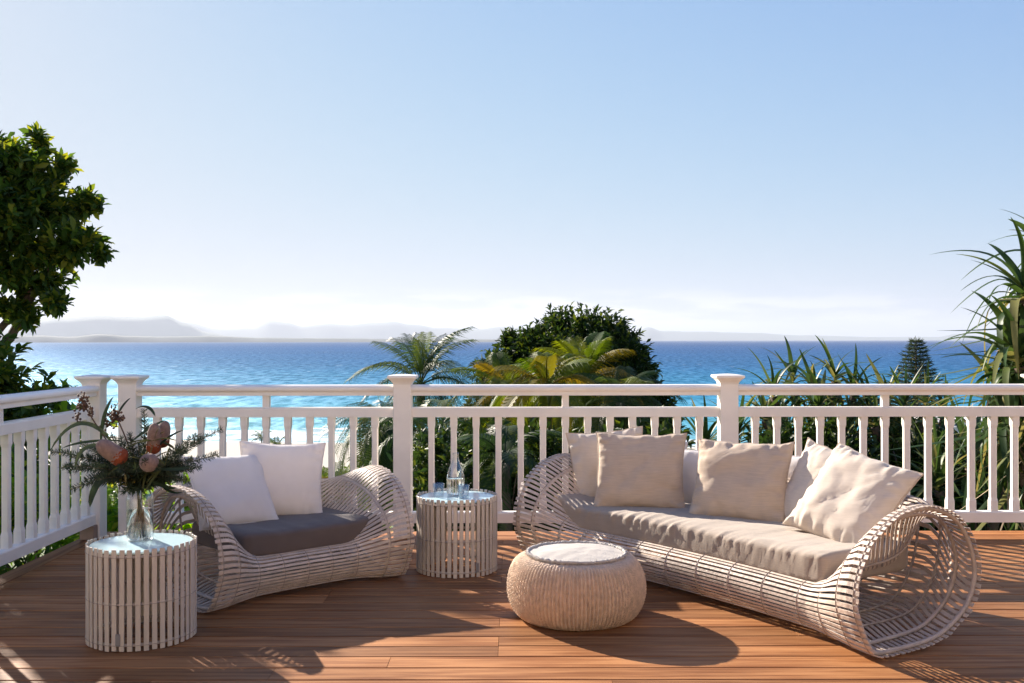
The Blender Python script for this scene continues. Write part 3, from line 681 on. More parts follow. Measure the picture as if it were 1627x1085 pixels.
# ------------------------------------------------------------------ pouf
def make_pouf(x, y):
    root = empty('pouf', (x, y, 0)); tag(root, 'round beige knitted floor pouf with a white top panel', 'pouf')
    nA, nZ = 960, 64; H = .325; Rm_ = .352; ribs = 108
    V = np.zeros((nZ, nA, 3)); ph = np.arange(nA)/nA*2*math.pi
    for i in range(nZ):
        f = i/(nZ-1); ang = -math.pi/2+math.pi*f*.985
        c = math.cos(ang); s_ = math.sin(ang)
        r_ = .245+(Rm_-.245)*abs(c)**.85 if f > .5 else .20+(Rm_-.20)*abs(c)**.62
        z = H*.47+H*.50*math.copysign(abs(s_)**1.05, s_)
        if f > .5: z = H*.47+(H*.51)*s_
        k = min(1, abs(c)*1.6)
        st = np.sin(ph*ribs)*.0048 + np.sin(ph*ribs*2+1.0)*.0012
        cable = .0034*np.sin(z*520+np.floor(ph*ribs/(2*math.pi))*math.pi*.9+2.2*np.sin(ph*ribs))
        lump = np.array([noise.noise(Vector((math.cos(p)*2, math.sin(p)*2, z*5)))*.006 for p in ph[::8]]).repeat(8)
        rr = r_+(st+cable)*k+lump*k
        V[i, :, 0] = rr*np.cos(ph); V[i, :, 1] = rr*np.sin(ph); V[i, :, 2] = max(z, .001)+cable*.5*(1-k)
    idx = np.arange(nA); F = []
    for i in range(nZ-1):
        F.append(np.stack([i*nA+idx, i*nA+(idx+1) % nA, (i+1)*nA+(idx+1) % nA, (i+1)*nA+idx], 1))
    o = link('knitted_cover', np_mesh('knitted_cover', V.reshape(-1, 3), np.vstack(F)), M['knit'], root, True)
    # top panel, slightly dished, and its frayed seam
    prof = []; n_ = 40
    m = MB(); K = 96; VV = []; FF = []
    for i in range(n_+1):
        r_ = .25*i/n_
        for k in range(K):
            a = 2*math.pi*k/K; xx, yy = r_*math.cos(a), r_*math.sin(a)
            zz = .324+.020*math.cos(min(1, i/n_)*math.pi/2)+.006*noise.noise(Vector((xx*7, yy*7, 1)))+.003*noise.noise(Vector((xx*18, yy*18, 4)))-(.012 if i == n_ else 0)
            VV.append((xx, yy, zz))
    FF = [(i*K+k, (i+1)*K+k, (i+1)*K+(k+1) % K, i*K+(k+1) % K) for i in range(n_) for k in range(K)]
    m.add(VV, FF).build('top_panel', M['knit_top'], root, True)
    pts = []; rr = []
    for k in range(360):
        a = 2*math.pi*k/360; q = .251+.004*noise.noise(Vector((math.cos(a)*9, math.sin(a)*9, 0))); pts.append((q*math.cos(a), q*math.sin(a), .327+.004*noise.noise(Vector((math.cos(a)*14, math.sin(a)*14, 5))))); rr.append(.0065+.005*random.random())
    MB().tube(pts, rr, 7, closed=True).build('seam', M['knit_top'], root, True)
    n_ = 900; a = rng.random(n_)*2*math.pi; q = .252
    P = np.stack([q*np.cos(a), q*np.sin(a), np.full(n_, .329)], 1); D = np.stack([np.cos(a), np.sin(a), rng.normal(.1, .5, n_)], 1)+rng.normal(0, .5, (n_, 3))
    fo = scatter('fringe', LT_thin, P, D, rng.uniform(.010, .022, n_), M['knit_top'], root, 1.5, kind='stuff')
    return root
make_pouf(.33, 5.13)

# ------------------------------------------------------------------ pillows
def pillow(label, cpx, d, w, h, th, mat, yaw=0, lean=18, roll=0, seed=0, seam=True, group=None, flange=.0, folds=1.0, sag=1.0, dz=0):
    """yaw: turn about z (0 faces the camera side), lean: back from upright, roll: in its own plane"""
    c = px(cpx[0], cpx[1], d); c.z += dz
    root = empty('pillow', (c.x, c.y, c.z-h*.4)); tag(root, label, 'pillow', group)
    Rm = Matrix.Rotation(R(yaw), 3, 'Z') @ Matrix.Rotation(R(-lean), 3, 'X') @ Matrix.Rotation(R(roll), 3, 'Y')
    nn = 44; V = []; F = []; off = c-root.location
    def surf(u, v, side):
        # edges bow inwards, corners stay out
        ax, ay = abs(u), abs(v)
        X = u*w/2*(1-.085*(1-v*v)*ax**2); Z = v*h/2*(1-.085*(1-u*u)*ay**2)
        pr = ((1-ax**3.2)*(1-ay**3.2)); pr = max(pr, 0)**.48
        pr *= .78+.22*(1-(u*u+v*v)/2)
        bot = max(0, -v)
        T = th/2*pr*(1+.22*bot*sag*(1-ay))
        q = Vector((u*1.1+seed*3.7, v*1.1, side*2.0+seed))
        # puckers that radiate from the edges, and a broad crease
        edge = 4*max(ax, ay)**5*(1-max(ax, ay)**14)
        t_ = u if ay > ax else v
        pk = noise.noise(Vector((t_*9+seed, 1.7*seed, max(ax, ay)*1.5+side)))*.011*edge*folds
        cr = noise.noise(q*1.5)*.018*pr*folds+noise.noise(Vector((u*4+v*1.5, v*3-u, seed+side)))*.007*pr*folds
        rdg = abs(noise.noise(Vector(((u-v*.5)*2.6+seed, (v+u*.4)*1.3, seed*1.7+side))))
        cr -= max(0, .10-rdg)*.07*folds*pr
        Y = side*(T+(pk+cr))
        if ax > .999 or ay > .999: Y = 0
        # little waviness of the seam line
        Yw = noise.noise(Vector((u*2.2+seed, v*2.2, 8)))*.014*max(ax, ay)**3
        Zw = noise.noise(Vector((u*3.5+seed, v*3, 4)))*.008*max(ax, ay)**4*folds
        return Rm @ Vector((X, -(Y)+Yw, Z+Zw))
    g = {}
    for side in (1, -1):
        for i in range(nn+1):
            for j in range(nn+1):
                u, v = math.sin((i/nn*2-1)*math.pi/2*.999)/math.sin(math.pi/2*.999), math.sin((j/nn*2-1)*math.pi/2*.999)/math.sin(math.pi/2*.999)
                bd = i in (0, nn) or j in (0, nn)
                if side == -1 and bd: g[side, i, j] = g[1, i, j]; continue
                g[side, i, j] = len(V); V.append(surf(u, v, side)+off)
    for side in (1, -1):
        for i in range(nn):
            for j in range(nn):
                f = (g[side, i, j], g[side, i+1, j], g[side, i+1, j+1], g[side, i, j+1]); F.append(f if side == 1 else f[::-1])
    link('cover', pyd('cover', V, F), mat, root, True)
    if seam:
        loop = [g[1, i, 0] for i in range(nn)]+[g[1, nn, j] for j in range(nn)]+[g[1, nn-i, nn] for i in range(nn)]+[g[1, 0, nn-j] for j in range(nn)]
        pts = [V[i] for i in loop]
        cc = sum((Vector(p) for p in pts), Vector())/len(pts)
        pts = [Vector(p)+(Vector(p)-cc).normalized()*.002 for p in pts]
        rr = [.0042+.0018*noise.noise(Vector((k*.9, seed, 0))) for k in range(len(pts))]
        MB().tube(pts, rr, 6, closed=True).build('seam_edge', M['linen'] if mat is not M['white'] else M['white'], root, True)
    return root
G1 = 'white pillows on the loveseat'
pillow('white pillow slumped to the right against its neighbour on the loveseat', (367, 779), 5.78, .48, .48, .15, M['white'], 40, 38, 2, 1, True, G1, folds=.35)
pillow('white square pillow upright beside the loveseat arm', (446, 763), 6.04, .51, .47, .16, M['white'], 14, 20, 3, 2, True, G1, folds=.4)
G2 = 'linen pillows on the sofa'
pillow('pale linen pillow at the far left end of the sofa, mostly hidden', (966, 744), 6.50, .50, .50, .15, M['pale'], -4, 14, -6, 3, True, G2)
pillow('white pillow showing one corner above the square linen pillow', (1038, 756), 6.62, .42, .46, .13, M['white'], -8, 14, 3, 4, True, G2, folds=.4)
pillow('square natural linen pillow left of the sofa middle', (1016, 750), 6.22, .565, .50, .17, M['linen'], -12, 22, 0, 5, True, G2)
pillow('plain white pillow filling the gap at the sofa middle', (1108, 768), 6.36, .54, .44, .15, M['white'], -28, 14, 0, 6, True, G2, folds=.4)
pillow('natural linen pillow with a sagging top edge at the sofa middle', (1176, 767), 5.84, .575, .515, .18, M['linen'], -28, 26, 0, 7, True, G2)
pillow('plain white pillow hidden between the two right linen pairs', (1272, 782), 5.92, .54, .44, .15, M['white'], -40, 14, 0, 8, True, G2, folds=.4)
pillow('pale linen pillow leaning left behind the rightmost pillow', (1303, 782), 5.58, .50, .53, .15, M['pale'], -56, 28, 10, 9, True, G2)
pillow('rightmost pale linen pillow tipped over towards the hoop arm', (1351, 795), 5.22, .54, .55, .18, M['pale'], -50, 36, 15, 10, True, G2)

# ------------------------------------------------------------------ glassware
def carafe(x, y, z):
    root = empty('carafe', (x, y, z)); tag(root, 'clear glass carafe half filled with water', 'carafe')
    out = [(.0, .0), (.046, .0), (.052, .004), (.056, .02), (.057, .10), (.054, .125), (.044, .165), (.030, .20), (.0215, .225), (.0195, .245), (.0205, .262), (.0215, .265)]
    inn = [(.0190, .262), (.0175, .245), (.0195, .225), (.028, .199), (.042, .164), (.052, .124), (.055, .10), (.054, .02), (.048, .008), (.0, .008)]
    MB().lathe(out+inn, 40, cap0=False, cap1=False).build('bottle', M['glass'], root, True)
    MB().lathe([(.0, .0085), (.047, .0085), (.0532, .021), (.0542, .10), (.0540, .108), (0, .108)], 40, cap0=False, cap1=False).build('water', M['water'], root, True)
def tumbler(x, y, z, label):
    root = empty('drinking_glass', (x, y, z)); tag(root, label, 'glass', 'drinking glasses')
    MB().lathe([(.0, .0), (.029, .0), (.031, .003), (.037, .082), (.0355, .0825), (.0295, .010), (.0, .009)], 36, cap0=False, cap1=False).build('tumbler', M['glass'], root, True)
carafe(-.352, 6.20, .4535)
tumbler(-.455, 6.15, .4535, 'empty tumbler standing apart, left of the carafe')
tumbler(-.298, 6.085, .4535, 'tumbler standing directly in front of the carafe')

vx, vy, vz = -1.805, 4.83, .4535
vase = empty('vase', (vx, vy, vz)); tag(vase, 'clear glass bottle vase half full of water holding the flowers', 'vase')
out = [(.0, .0), (.056, .0), (.062, .005), (.064, .02), (.064, .20), (.060, .222), (.047, .243), (.040, .258), (.040, .280), (.044, .285)]
inn = [(.041, .282), (.037, .278), (.037, .258), (.044, .242), (.057, .221), (.0605, .20), (.0605, .02), (.056, .010), (0, .009)]
MB().lathe(out+inn, 48, cap0=False, cap1=False).build('bottle', M['glass'], vase, True)
MB().lathe([(0, .0095), (.055, .0095), (.0597, .021), (.0597, .150), (0, .150)], 48, cap0=False, cap1=False).build('water', M['water'], vase, True)

# ------------------------------------------------------------------ bouquet
M['sprig'] = leafmat('rosemary_green', (.022, .036, .022), (.05, .072, .045), None, .6, .06)
M['gum'] = leafmat('gum_leaf', (.018, .032, .018), (.035, .055, .028), (.06, .08, .04), .45, .10)
M['stem'] = simple('green_stem', (.09, .08, .04), .6)
M['banksia'] = simple('banksia_pink', (.28, .19, .16), .85, .18, 60, .8, 220)
M['banksia_o'] = simple('banksia_orange', (.27, .06, .02), .8, .25, 60, .8, 220)
M['berry'] = simple('russet_berries', (.095, .048, .026), .5, .3, 40)
M['yellow'] = leafmat('wattle_yellow', (.30, .22, .03), (.40, .30, .05), None, .7, .2)
bq = empty('bouquet', (vx, vy, vz+.28)); tag(bq, 'bouquet of native banksias, gum leaves and green sprigs in the vase', 'bouquet')
O3 = Vector((vx, vy, vz+.28))
def bp(x, y, dd=0): return px(x, y, vy+dd)-O3
def bez(a, b, c, n=14): return [a*(1-t)**2+b*2*t*(1-t)+c*t*t for t in [i/(n-1) for i in range(n)]]
neck = Vector((0, 0, -.02))
def stem_to(tip, bow=(0, 0, .05), r=.0022, name='stem'):
    mid = (neck+tip)/2+Vector(bow); P = bez(neck+Vector((random.uniform(-.02, .02), random.uniform(-.02, .02), 0)), mid, tip)
    MB().tube(P, r, 6).build(name, M['stem'], bq, True); return P
# stems down in the water
for k in range(9):
    a = random.uniform(0, 6.28); a2 = a+2.6+random.uniform(-.4, .4)
    MB().tube([(.018*math.cos(a), .018*math.sin(a), -.0), (.045*math.cos(a2)*random.uniform(.4, 1), .045*math.sin(a2)*random.uniform(.4, 1), -.262)], .0026, 6).build('stem', M['stem'], bq, True)
def sprig(tip, bow, ln=.030, n=170, start=.28, mat='sprig'):
    P = stem_to(tip, bow); A = np.array([tuple(p) for p in P]); t = start+(1-start)*rng.random(n); t.sort()
    f = t*(len(P)-1); i = np.minimum(f.astype(int), len(P)-2); fr_ = (f-i)[:, None]
    Q = A[i]*(1-fr_)+A[i+1]*fr_; T = A[i+1]-A[i]; T /= np.linalg.norm(T, axis=1, keepdims=True)
    U = unit(n); U -= (U*T).sum(1, keepdims=True)*T; U /= np.linalg.norm(U, axis=1, keepdims=True)
    D = T*.55+U
    scatter('sprig', leaf_template(2, .17, .1, -.15, 'strap'), Q, D, ln*(1.15-.55*t)*rng.uniform(.8, 1.2, n), M[mat], bq, .8)
for tx, ty, dd, bow in ((352, 682, -.05, (0, 0, .05)), (345, 722, -.15, (0, 0, .03)), (228, 650, .08, (.02, 0, .0)), (80, 718, .0, (0, 0, .08)), (112, 778, -.1, (0, 0, .07)), (97, 742, .12, (0, 0, .08)), (130, 705, .05, (0, 0, .03)), (318, 700, .1, (0, 0, .04)),
                        (300, 765, -.18, (0, 0, .06)), (250, 742, -.22, (0, 0, .05)), (150, 762, -.2, (0, 0, .05)), (205, 690, -.12, (0, 0, 0)), (285, 740, -.1, (0, 0, .04)), (190, 735, -.2, (0, 0, .03)), (318, 742, .02, (0, 0, .05)), (120, 740, -.15, (0, 0, .05)), (175, 690, .1, (0, 0, 0))):
    sprig(bp(tx, ty, dd), bow, .040, 330); sprig(bp(tx*.8+.2*215+random.uniform(-14, 14), ty*.8+.2*750+random.uniform(-12, 12), dd-.04), bow, .042, 260)
for tx, ty, dd in ((225, 775, -.1), (200, 780, -.12), (240, 765, -.05), (175, 755, -.05), (265, 760, -.12), (215, 745, -.2)):
    sprig(bp(tx, ty, dd), (0, 0, .03), .065, 150, .05, 'gum')
def strap(a, b, c, w, name='leaf', mat='gum', parent=bq, n=12, fold=.25):
    P = bez(a, b, c, n); V = []; F = []
    for i, p in enumerate(P):
        t = i/(n-1); T = (P[min(i+1, n-1)]-P[max(i-1, 0)]).normalized(); S = T.cross(Vector((0, -.6, .8))).normalized(); Nn = S.cross(T)
        ww = w*(math.sin(math.pi*min(1, t*.88+.08))**.75)*(0.1 if i == n-1 else 1)
        V += [p-S*ww/2+Nn*ww*fold, p, p+S*ww/2+Nn*ww*fold]
    for i in range(n-1): F += [(3*i, 3*i+1, 3*i+4, 3*i+3), (3*i+1, 3*i+2, 3*i+5, 3*i+4)]
    return link(name, pyd(name, V, F), M[mat], parent, True)
for (ax, ay), (bx, by), (cx_, cy), w, dd in (((175, 700), (125, 640), (78, 718), .030, -.05), ((180, 720), (130, 690), (118, 745), .030, -.1), ((160, 700), (165, 655), (180, 630), .030, .02), ((185, 668), (190, 650), (207, 632), .026, .05), ((205, 705), (240, 680), (262, 668), .030, -.05),
        ((190, 745), (150, 760), (142, 806), .046, -.12), ((225, 760), (270, 780), (278, 776), .022, -.1), ((180, 660), (182, 640), (192, 640), .016, .05), ((215, 650), (238, 640), (246, 662), .018, .05), ((240, 745), (290, 750), (302, 742), .024, -.15), ((235, 725), (270, 690), (292, 684), .022, -.1), ((190, 700), (130, 700), (98, 712), .02, .05), ((250, 760), (265, 790), (290, 782), .016, -.1)):
    strap(bp(ax, ay, dd), bp(bx, by, dd-.03), bp(cx_, cy, dd-.05), w)
M['olive'] = leafmat('olive_leaf', (.05, .06, .02), (.10, .10, .035), (.14, .11, .05), .5, .15)
for k in range(46):
    a0 = random.uniform(0, 6.28); cpt = random.choice(((236, 736), (200, 735), (244, 700), (262, 740), (225, 750)))
    A = bp(cpt[0], cpt[1], random.uniform(-.16, -.05)); dr = Vector((math.cos(a0), random.uniform(-.5, .3), math.sin(a0)*.8)).normalized(); ln = random.uniform(.08, .15)
    strap(A, A+dr*ln*.55, A+dr*ln+Vector((0, 0, -.03*ln/.1)), random.uniform(.008, .014), mat='olive', n=7)
def banksia(a, b, r0, label=None, head=False):
    """flower spike from a to b: dense knobbly cone, orange low and dusty pink high"""
    ax_ = b-a; ln = ax_.length; q = ax_.to_track_quat('Z', 'Y'); m = MB(); nA = 40; nZ = 26
    V = []; F = []
    for i in range(nZ):
        f = i/(nZ-1)
        if head: r_ = r0*math.sqrt(max(0, 1-(2*f-1)**2))
        else: r_ = r0*(min(1, (f*6)**.5) if f < .16 else 1)*(math.sqrt(max(0, 1-((f-.55)/.45)**2.4)) if f > .55 else 1)*(1.0-.12*f)
        for k in range(nA):
            an = 2*math.pi*k/nA; rr = r_*(1+.05*math.sin(an*16)*math.sin(f*60)+.03*random.random()); V.append(a+q @ Vector((rr*math.cos(an), rr*math.sin(an), ln*f)))
    for i in range(nZ-1):
        for k in range(nA): F.append((i*nA+k, i*nA+(k+1) % nA, (i+1)*nA+(k+1) % nA, (i+1)*nA+k))
    me = pyd('banksia_flower', V, F); me.materials.append(M['banksia']); me.materials.append(M['banksia_o'])
    for p in me.polygons:
        if not head and (p.index//nA)/nZ < .30+.06*math.sin(p.index): p.material_index = 1
    o = link('banksia_flower', me, None, bq, True)
    if label: o['label'] = label
banksia(bp(200, 733, -.16), bp(153, 702, -.22), .043, 'pink and orange banksia spike pointing left')
banksia(bp(243, 722, -.1), bp(245, 672, -.13), .033, 'upright tan banksia spike')
banksia(bp(256, 712, -.02), bp(262, 668, -.02), .032, 'grey banksia spike behind')
banksia(bp(236, 736, -.16), bp(236, 734, -.25), .042, 'round pink banksia head facing forwards', head=True)
for cx_, cy, n_, sp in ((131, 640, 90, 11), (122, 664, 24, 5), (144, 654, 24, 6), (180, 660, 80, 10), (170, 672, 30, 7), (190, 664, 26, 5)):
    m = MB()
    for k in range(n_):
        c = bp(cx_+random.gauss(0, sp*.45), cy+random.gauss(0, sp*.7), random.gauss(.02, .02)); r_ = random.uniform(.0045, .0075)
        m.lathe([(0, -r_), (r_*.8, -r_*.55), (r_, 0), (r_*.8, r_*.55), (0, r_)], 7, cap0=False, cap1=False)
        m.V[-35:] = [(v[0]+c.x, v[1]+c.y, v[2]+c.z) for v in m.V[-35:]]
    o = m.build('berry_cluster', M['berry'], bq, True); o['kind'] = 'stuff'
for tx, ty in ((131, 640), (180, 655)): MB().tube(bez(neck, bp(tx+25, ty+45, 0), bp(tx, ty, .02)), .0035, 6).build('stem', M['berry'], bq, True)
n_ = 160; P = np.array([tuple(bp(random.gauss(195, 12), random.gauss(760, 7), random.uniform(-.12, 0))) for _ in range(n_)]); scatter('wattle_blossom', LT_ov, P, unit(n_), .012, M['yellow'], bq)

# ------------------------------------------------------------------ trees and plants
def trunk_mb(m, pts, r0, r1, n=9):
    k = len(pts); m.tube(pts, [r0+(r1-r0)*i/(k-1) for i in range(k)], n)
def wob(a, b, k=6, amp=.15, seed=0):
    a, b = Vector(a), Vector(b); out = []
    for i in range(k):
        t = i/(k-1); p = a.lerp(b, t); w_ = amp*math.sin(math.pi*t)
        out.append(p+Vector((noise.noise(Vector((t*2+seed, 0, 1)))*w_*2, noise.noise(Vector((t*2+seed, 5, 1)))*w_*2, 0)))
    return out
def bushy(name, label, cat, blobs, tips, per, lsize, mat, base, trunk_r=.12, tmpl=LT_ov, shell=.45, spread=.9, singles=0, group=None, limbs=6):
    base = Vector(base); root = empty(name, base); tag(root, label, cat, group)
    bl = [(b[0]-base.x, b[1]-base.y, b[2]-base.z, *b[3:]) for b in blobs]
    m = MB(); c0 = Vector(bl[0][:3])
    fork = c0*.45
    trunk_mb(m, wob((0, 0, -.3), fork, 6, .15, len(label)), trunk_r, trunk_r*.7)
    for k in range(limbs):
        b = bl[k % len(bl)]; d = Vector(unit(1)[0]); tgt = Vector((b[0]+d.x*b[3]*.7, b[1]+d.y*b[4]*.7, b[2]+abs(d.z)*b[5]*.7))
        trunk_mb(m, wob(fork, tgt, 6, .3, k*3.1+len(label)), trunk_r*.6, trunk_r*.12, 6)
    m.build('trunk', M['bark'], root, True)
    T_, D_ = crown_tips(bl, tips, shell); P, D, S = rosettes(T_, D_, per, lsize, spread, lsize*1.6)
    if singles:
        W3 = P+np.array(tuple(base)); score = (W3[:, 0]/W3[:, 1])*1.0-.25*rng.random(len(P))-.03*W3[:, 1]
        vis = (W3[:, 0]/W3[:, 1] > -.52); score = np.where(vis, score, -9); order = np.argsort(-score); pick = order[:singles]
        tv, tf = tmpl; lm = np_mesh('leaf', tv, tf, np.zeros(len(tv))); lm.materials.append(mat); lm.polygons.foreach_set('use_smooth', [True]*len(lm.polygons))
        Fm = frames(D[pick], rng.normal(0, .5, singles))
        for j, i in enumerate(pick):
            o = bpy.data.objects.new('leaf', lm); COL.objects.link(o); o.parent = root
            mt = Matrix([list(Fm[j][r_]*S[i])+[P[i][r_]] for r_ in range(3)]+[[0, 0, 0, 1]]); o.matrix_local = mt
        keep = np.ones(len(P), bool); keep[pick] = False; P, D, S = P[keep], D[keep], S[keep]
    scatter('crown', tmpl, P, D, S, mat, root, .6, kind='stuff' if singles else None)
    return root
def B(x, y, d, rx, ry, rz):      # blob centred on a photo point, radii in metres
    p = px(x, y, d); return (p.x, p.y, p.z, rx, ry, rz)

# big-leaved tree at the left, shading that side of the deck
bushy('broadleaf_tree', 'tall glossy dark broadleaf tree rising beyond the left railing', 'tree',
      [(-7.3, 11.6, 2.8, 1.15, 1.2, 1.1), B(0, 350, 11.5, 1.05, 1.0, .90), B(98, 388, 11.4, .50, .5, .28), B(60, 330, 11.5, .56, .6, .38), B(45, 440, 11.5, .58, .6, .36), B(22, 265, 11.6, .52, .6, .38), B(128, 325, 11.4, .18, .25, .22), B(20, 490, 11.5, .30, .35, .18), B(-70, 222, 11.4, .75, .8, .34), B(62, 222, 11.5, .14, .2, .16), B(150, 318, 11.4, .12, .15, .12), B(158, 400, 11.4, .16, .2, .12), B(88, 480, 11.4, .20, .25, .13), B(95, 262, 11.5, .18, .2, .14), B(48, 505, 11.4, .16, .2, .12), (-7.0, 10.4, 3.35, .85, .9, .70), (-6.8, 9.3, 2.75, .55, .6, .5), (-6.6, 8.0, 2.25, .5, .55, .45), (-5.9, 7.6, 1.75, .35, .4, .3), (-7.3, 9.4, 3.5, .4, .5, .4), (-6.3, 6.6, 2.1, .4, .45, .35)],
      4100, 7, .130, M['leafA'], (-7.2, 11.4, -2.8), .17, LT_obo, .25, .85, singles=280)
bushy('broadleaf_shrub', 'dark leafy shrub under the tall tree, just behind the side railing', 'shrub',
      [B(8, 585, 9.4, .36, .5, .36), B(30, 640, 9.2, .5, .5, .4), (-5.25, 9.3, .95, .85, .7, .62), (-4.85, 9.3, .45, .6, .6, .55), (-5.3, 8.6, 0.0, 1.1, .9, 1.0), (-4.7, 8.0, -.8, 1.1, 1.2, 1.0)], 1700, 7, .115, M['leafA'], (-5.1, 9.0, -2.5), .06, LT_obo, .3, .9, singles=120)
# bright-leaved plants in the corner
for i, (x, y, d, r_, lab) in enumerate(((100, 612, 9.6, .26, 'small bright green rosette plant peeping over the left handrail'), (95, 690, 9.2, .62, 'lime green shrub seen between the side balusters'), (185, 815, 8.6, .42, 'lime green low shrub glowing behind the corner post'), (270, 800, 9.5, .5, 'bright low shrub seen through the loveseat hoop'), (45, 760, 8.2, .55, 'mid green shrub low behind the side railing'))):
    p = px(x, y, d); gz = ground_z(p.x, p.y)
    bushy('garden_shrub', lab, 'shrub', [(p.x, p.y, p.z-r_*.3, r_, r_, r_*.9), (p.x+.1, p.y, p.z-r_*1.3, r_*1.1, r_, r_)], 130 if r_ > .3 else 30, 7, .12, M['leafC'], (p.x, p.y, gz), .03, LT_obo, .2, .9, limbs=3, group='low green garden shrubs')

# palms
def frond_mesh(name, L_=1.8, leaf=.42, n=34, droop=.9, width=.024, vee=.5):
    m = MB(); P = []
    for i in range(16):
        t = i/15; P.append(Vector((0, L_*(t-.10*t*t*droop), L_*(.55*t-droop*.75*t*t))))
    m.tube([tuple(p) for p in P], [.014*(1-.8*i/15) for i in range(16)], 5)
    n = int(n*1.15)
    for k in range(n):
        t = .16+.84*k/n; f = t*15; i = min(int(f), 14); p = P[i].lerp(P[i+1], f-i); T = (P[i+1]-P[i]).normalized()
        ll = leaf*(math.sin(math.pi*(.12+.80*t))**.6)*random.uniform(.85, 1.1)
        for s_ in (-1, 1):
            side = Vector((s_, 0, 0)); d = (side*.85+T*.55+Vector((0, 0, vee*.5))).normalized(); nrm = T
            w_ = width*.5; a = p; 
            q1 = p+d*ll*.5+Vector((0, 0, -.04*ll)); q2 = p+d*ll*.95+Vector((0, 0, -.60*ll*random.uniform(.5, 1.3)))
            b_ = T*w_/2
            m.add([a-b_*.5, a+b_*.5, q1+b_, q1-b_, q2], [(0, 1, 2, 3), (3, 2, 4)])
    me = pyd(name, m.V, m.F); me.polygons.foreach_set('use_smooth', [False]*len(me.polygons)); return me
def palm(label, cx_, cy, d, nfr, L_, mat, droops=(.7, 1.1, 1.5), tilt=(70, -25), trunk_r=.08, group='palms below the deck', lw=.034, leaf=.42, seed=1, cat='palm tree', name='palm_tree', dens=34, base=None):
    rr = random.Random(seed); c = px(cx_, cy, d); gz = ground_z(c.x, c.y); root = empty(name, (c.x, c.y, gz)); tag(root, label, cat, group)
    h = c.z-gz; m = MB(); trunk_mb(m, wob((0, 0, -.2), (0, 0, h), 9, .15, seed), trunk_r*1.3, trunk_r, 10); m.build('trunk', M['bark'], root, True)
    MB().lathe([(trunk_r*.9, h-.5), (trunk_r*1.25, h-.35), (trunk_r*.8, h), (trunk_r*.3, h+.15)], 10).build('crown_shaft', mat, root, True)
    FM = []
    for dr in droops:
        f = frond_mesh('frond', L_, leaf, dens, dr, lw); f.materials.append(mat)
        a = f.attributes.new('tint', 'FLOAT', 'POINT'); a.data.foreach_set('value', np.repeat(.2, len(f.vertices)).astype(np.float32)); FM.append(f)
    for k in range(nfr):
        t = k/nfr; o = bpy.data.objects.new('frond', FM[min(len(FM)-1, int(t*len(FM)))]); COL.objects.link(o); o.parent = root
        o.location = (0, 0, h); el = tilt[0]+(tilt[1]-tilt[0])*t+rr.uniform(-8, 8); s_ = rr.uniform(.85, 1.1)*(.8 if t < .15 else 1)
        o.rotation_euler = (R(el-15), R(rr.uniform(-15, 15)), 2.399963*k+rr.uniform(-.2, .2)); o.scale = (s_, s_, s_)
    return root
palm('tall feather palm standing left of the centre tree against the sea', 668, 612, 22, 32, 1.75, M['palm'], seed=3, tilt=(82, -35), lw=.045)
palm('lower feather palm with drooping fronds left of the railing post', 612, 672, 17, 36, 1.35, M['palm'], droops=(1.3, 1.7, 2.0), seed=5, tilt=(45, -50), lw=.04)
palm('dark palm behind the second railing bay, beside the post', 690, 690, 15, 13, 1.2, M['palm'], droops=(1.2, 1.7), seed=6, tilt=(60, -40), lw=.04)
palm('golden palm in front of the round tree, left of the others', 805, 628, 20, 22, 1.3, M['gold'], seed=8, tilt=(72, -25), lw=.045)
palm('golden palm with one tall frond before the round tree', 930, 610, 19, 23, 1.35, M['gold'], seed=9, tilt=(84, -25), lw=.045)
palm('golden palm low between the two taller golden palms', 868, 620, 17, 22, 1.1, M['gold'], seed=14, tilt=(68, -30), lw=.045)
palm('golden palm right below the round dark tree', 985, 640, 18, 20, 1.15, M['palm'], seed=12, tilt=(60, -30), lw=.04)
palm('shaded palm frond clump right of the side table', 800, 735, 12.5, 11, 1.0, M['palm'], droops=(1.0, 1.5), seed=21, tilt=(65, -20), lw=.04)
for i, (x, y, d, lab) in enumerate(((540, 768, 30, 'small yellow green palm on the slope behind the loveseat pillows'), (590, 752, 34, 'small palm on the slope left of the second post'), (610, 790, 24, 'squat bright palm beside the foot of the second post'), (525, 800, 22, 'low palm nearest the loveseat back'))):
    palm(lab, x, y, d, 11, 1.1, M['gold'], seed=30+i, tilt=(65, -15), lw=.06, dens=22, trunk_r=.05, group='small palms on the slope')
for i, (x, y, d) in enumerate(((415, 700, 70), (440, 712, 62))):
    palm(['thin young palm silhouetted against the beach surf', 'second thin young palm right of it against the surf'][i], x, y, d, 7, 1.1, M['palm'], seed=50+i, tilt=(75, 10), lw=.08, dens=18, trunk_r=.05, group='young palms against the beach')

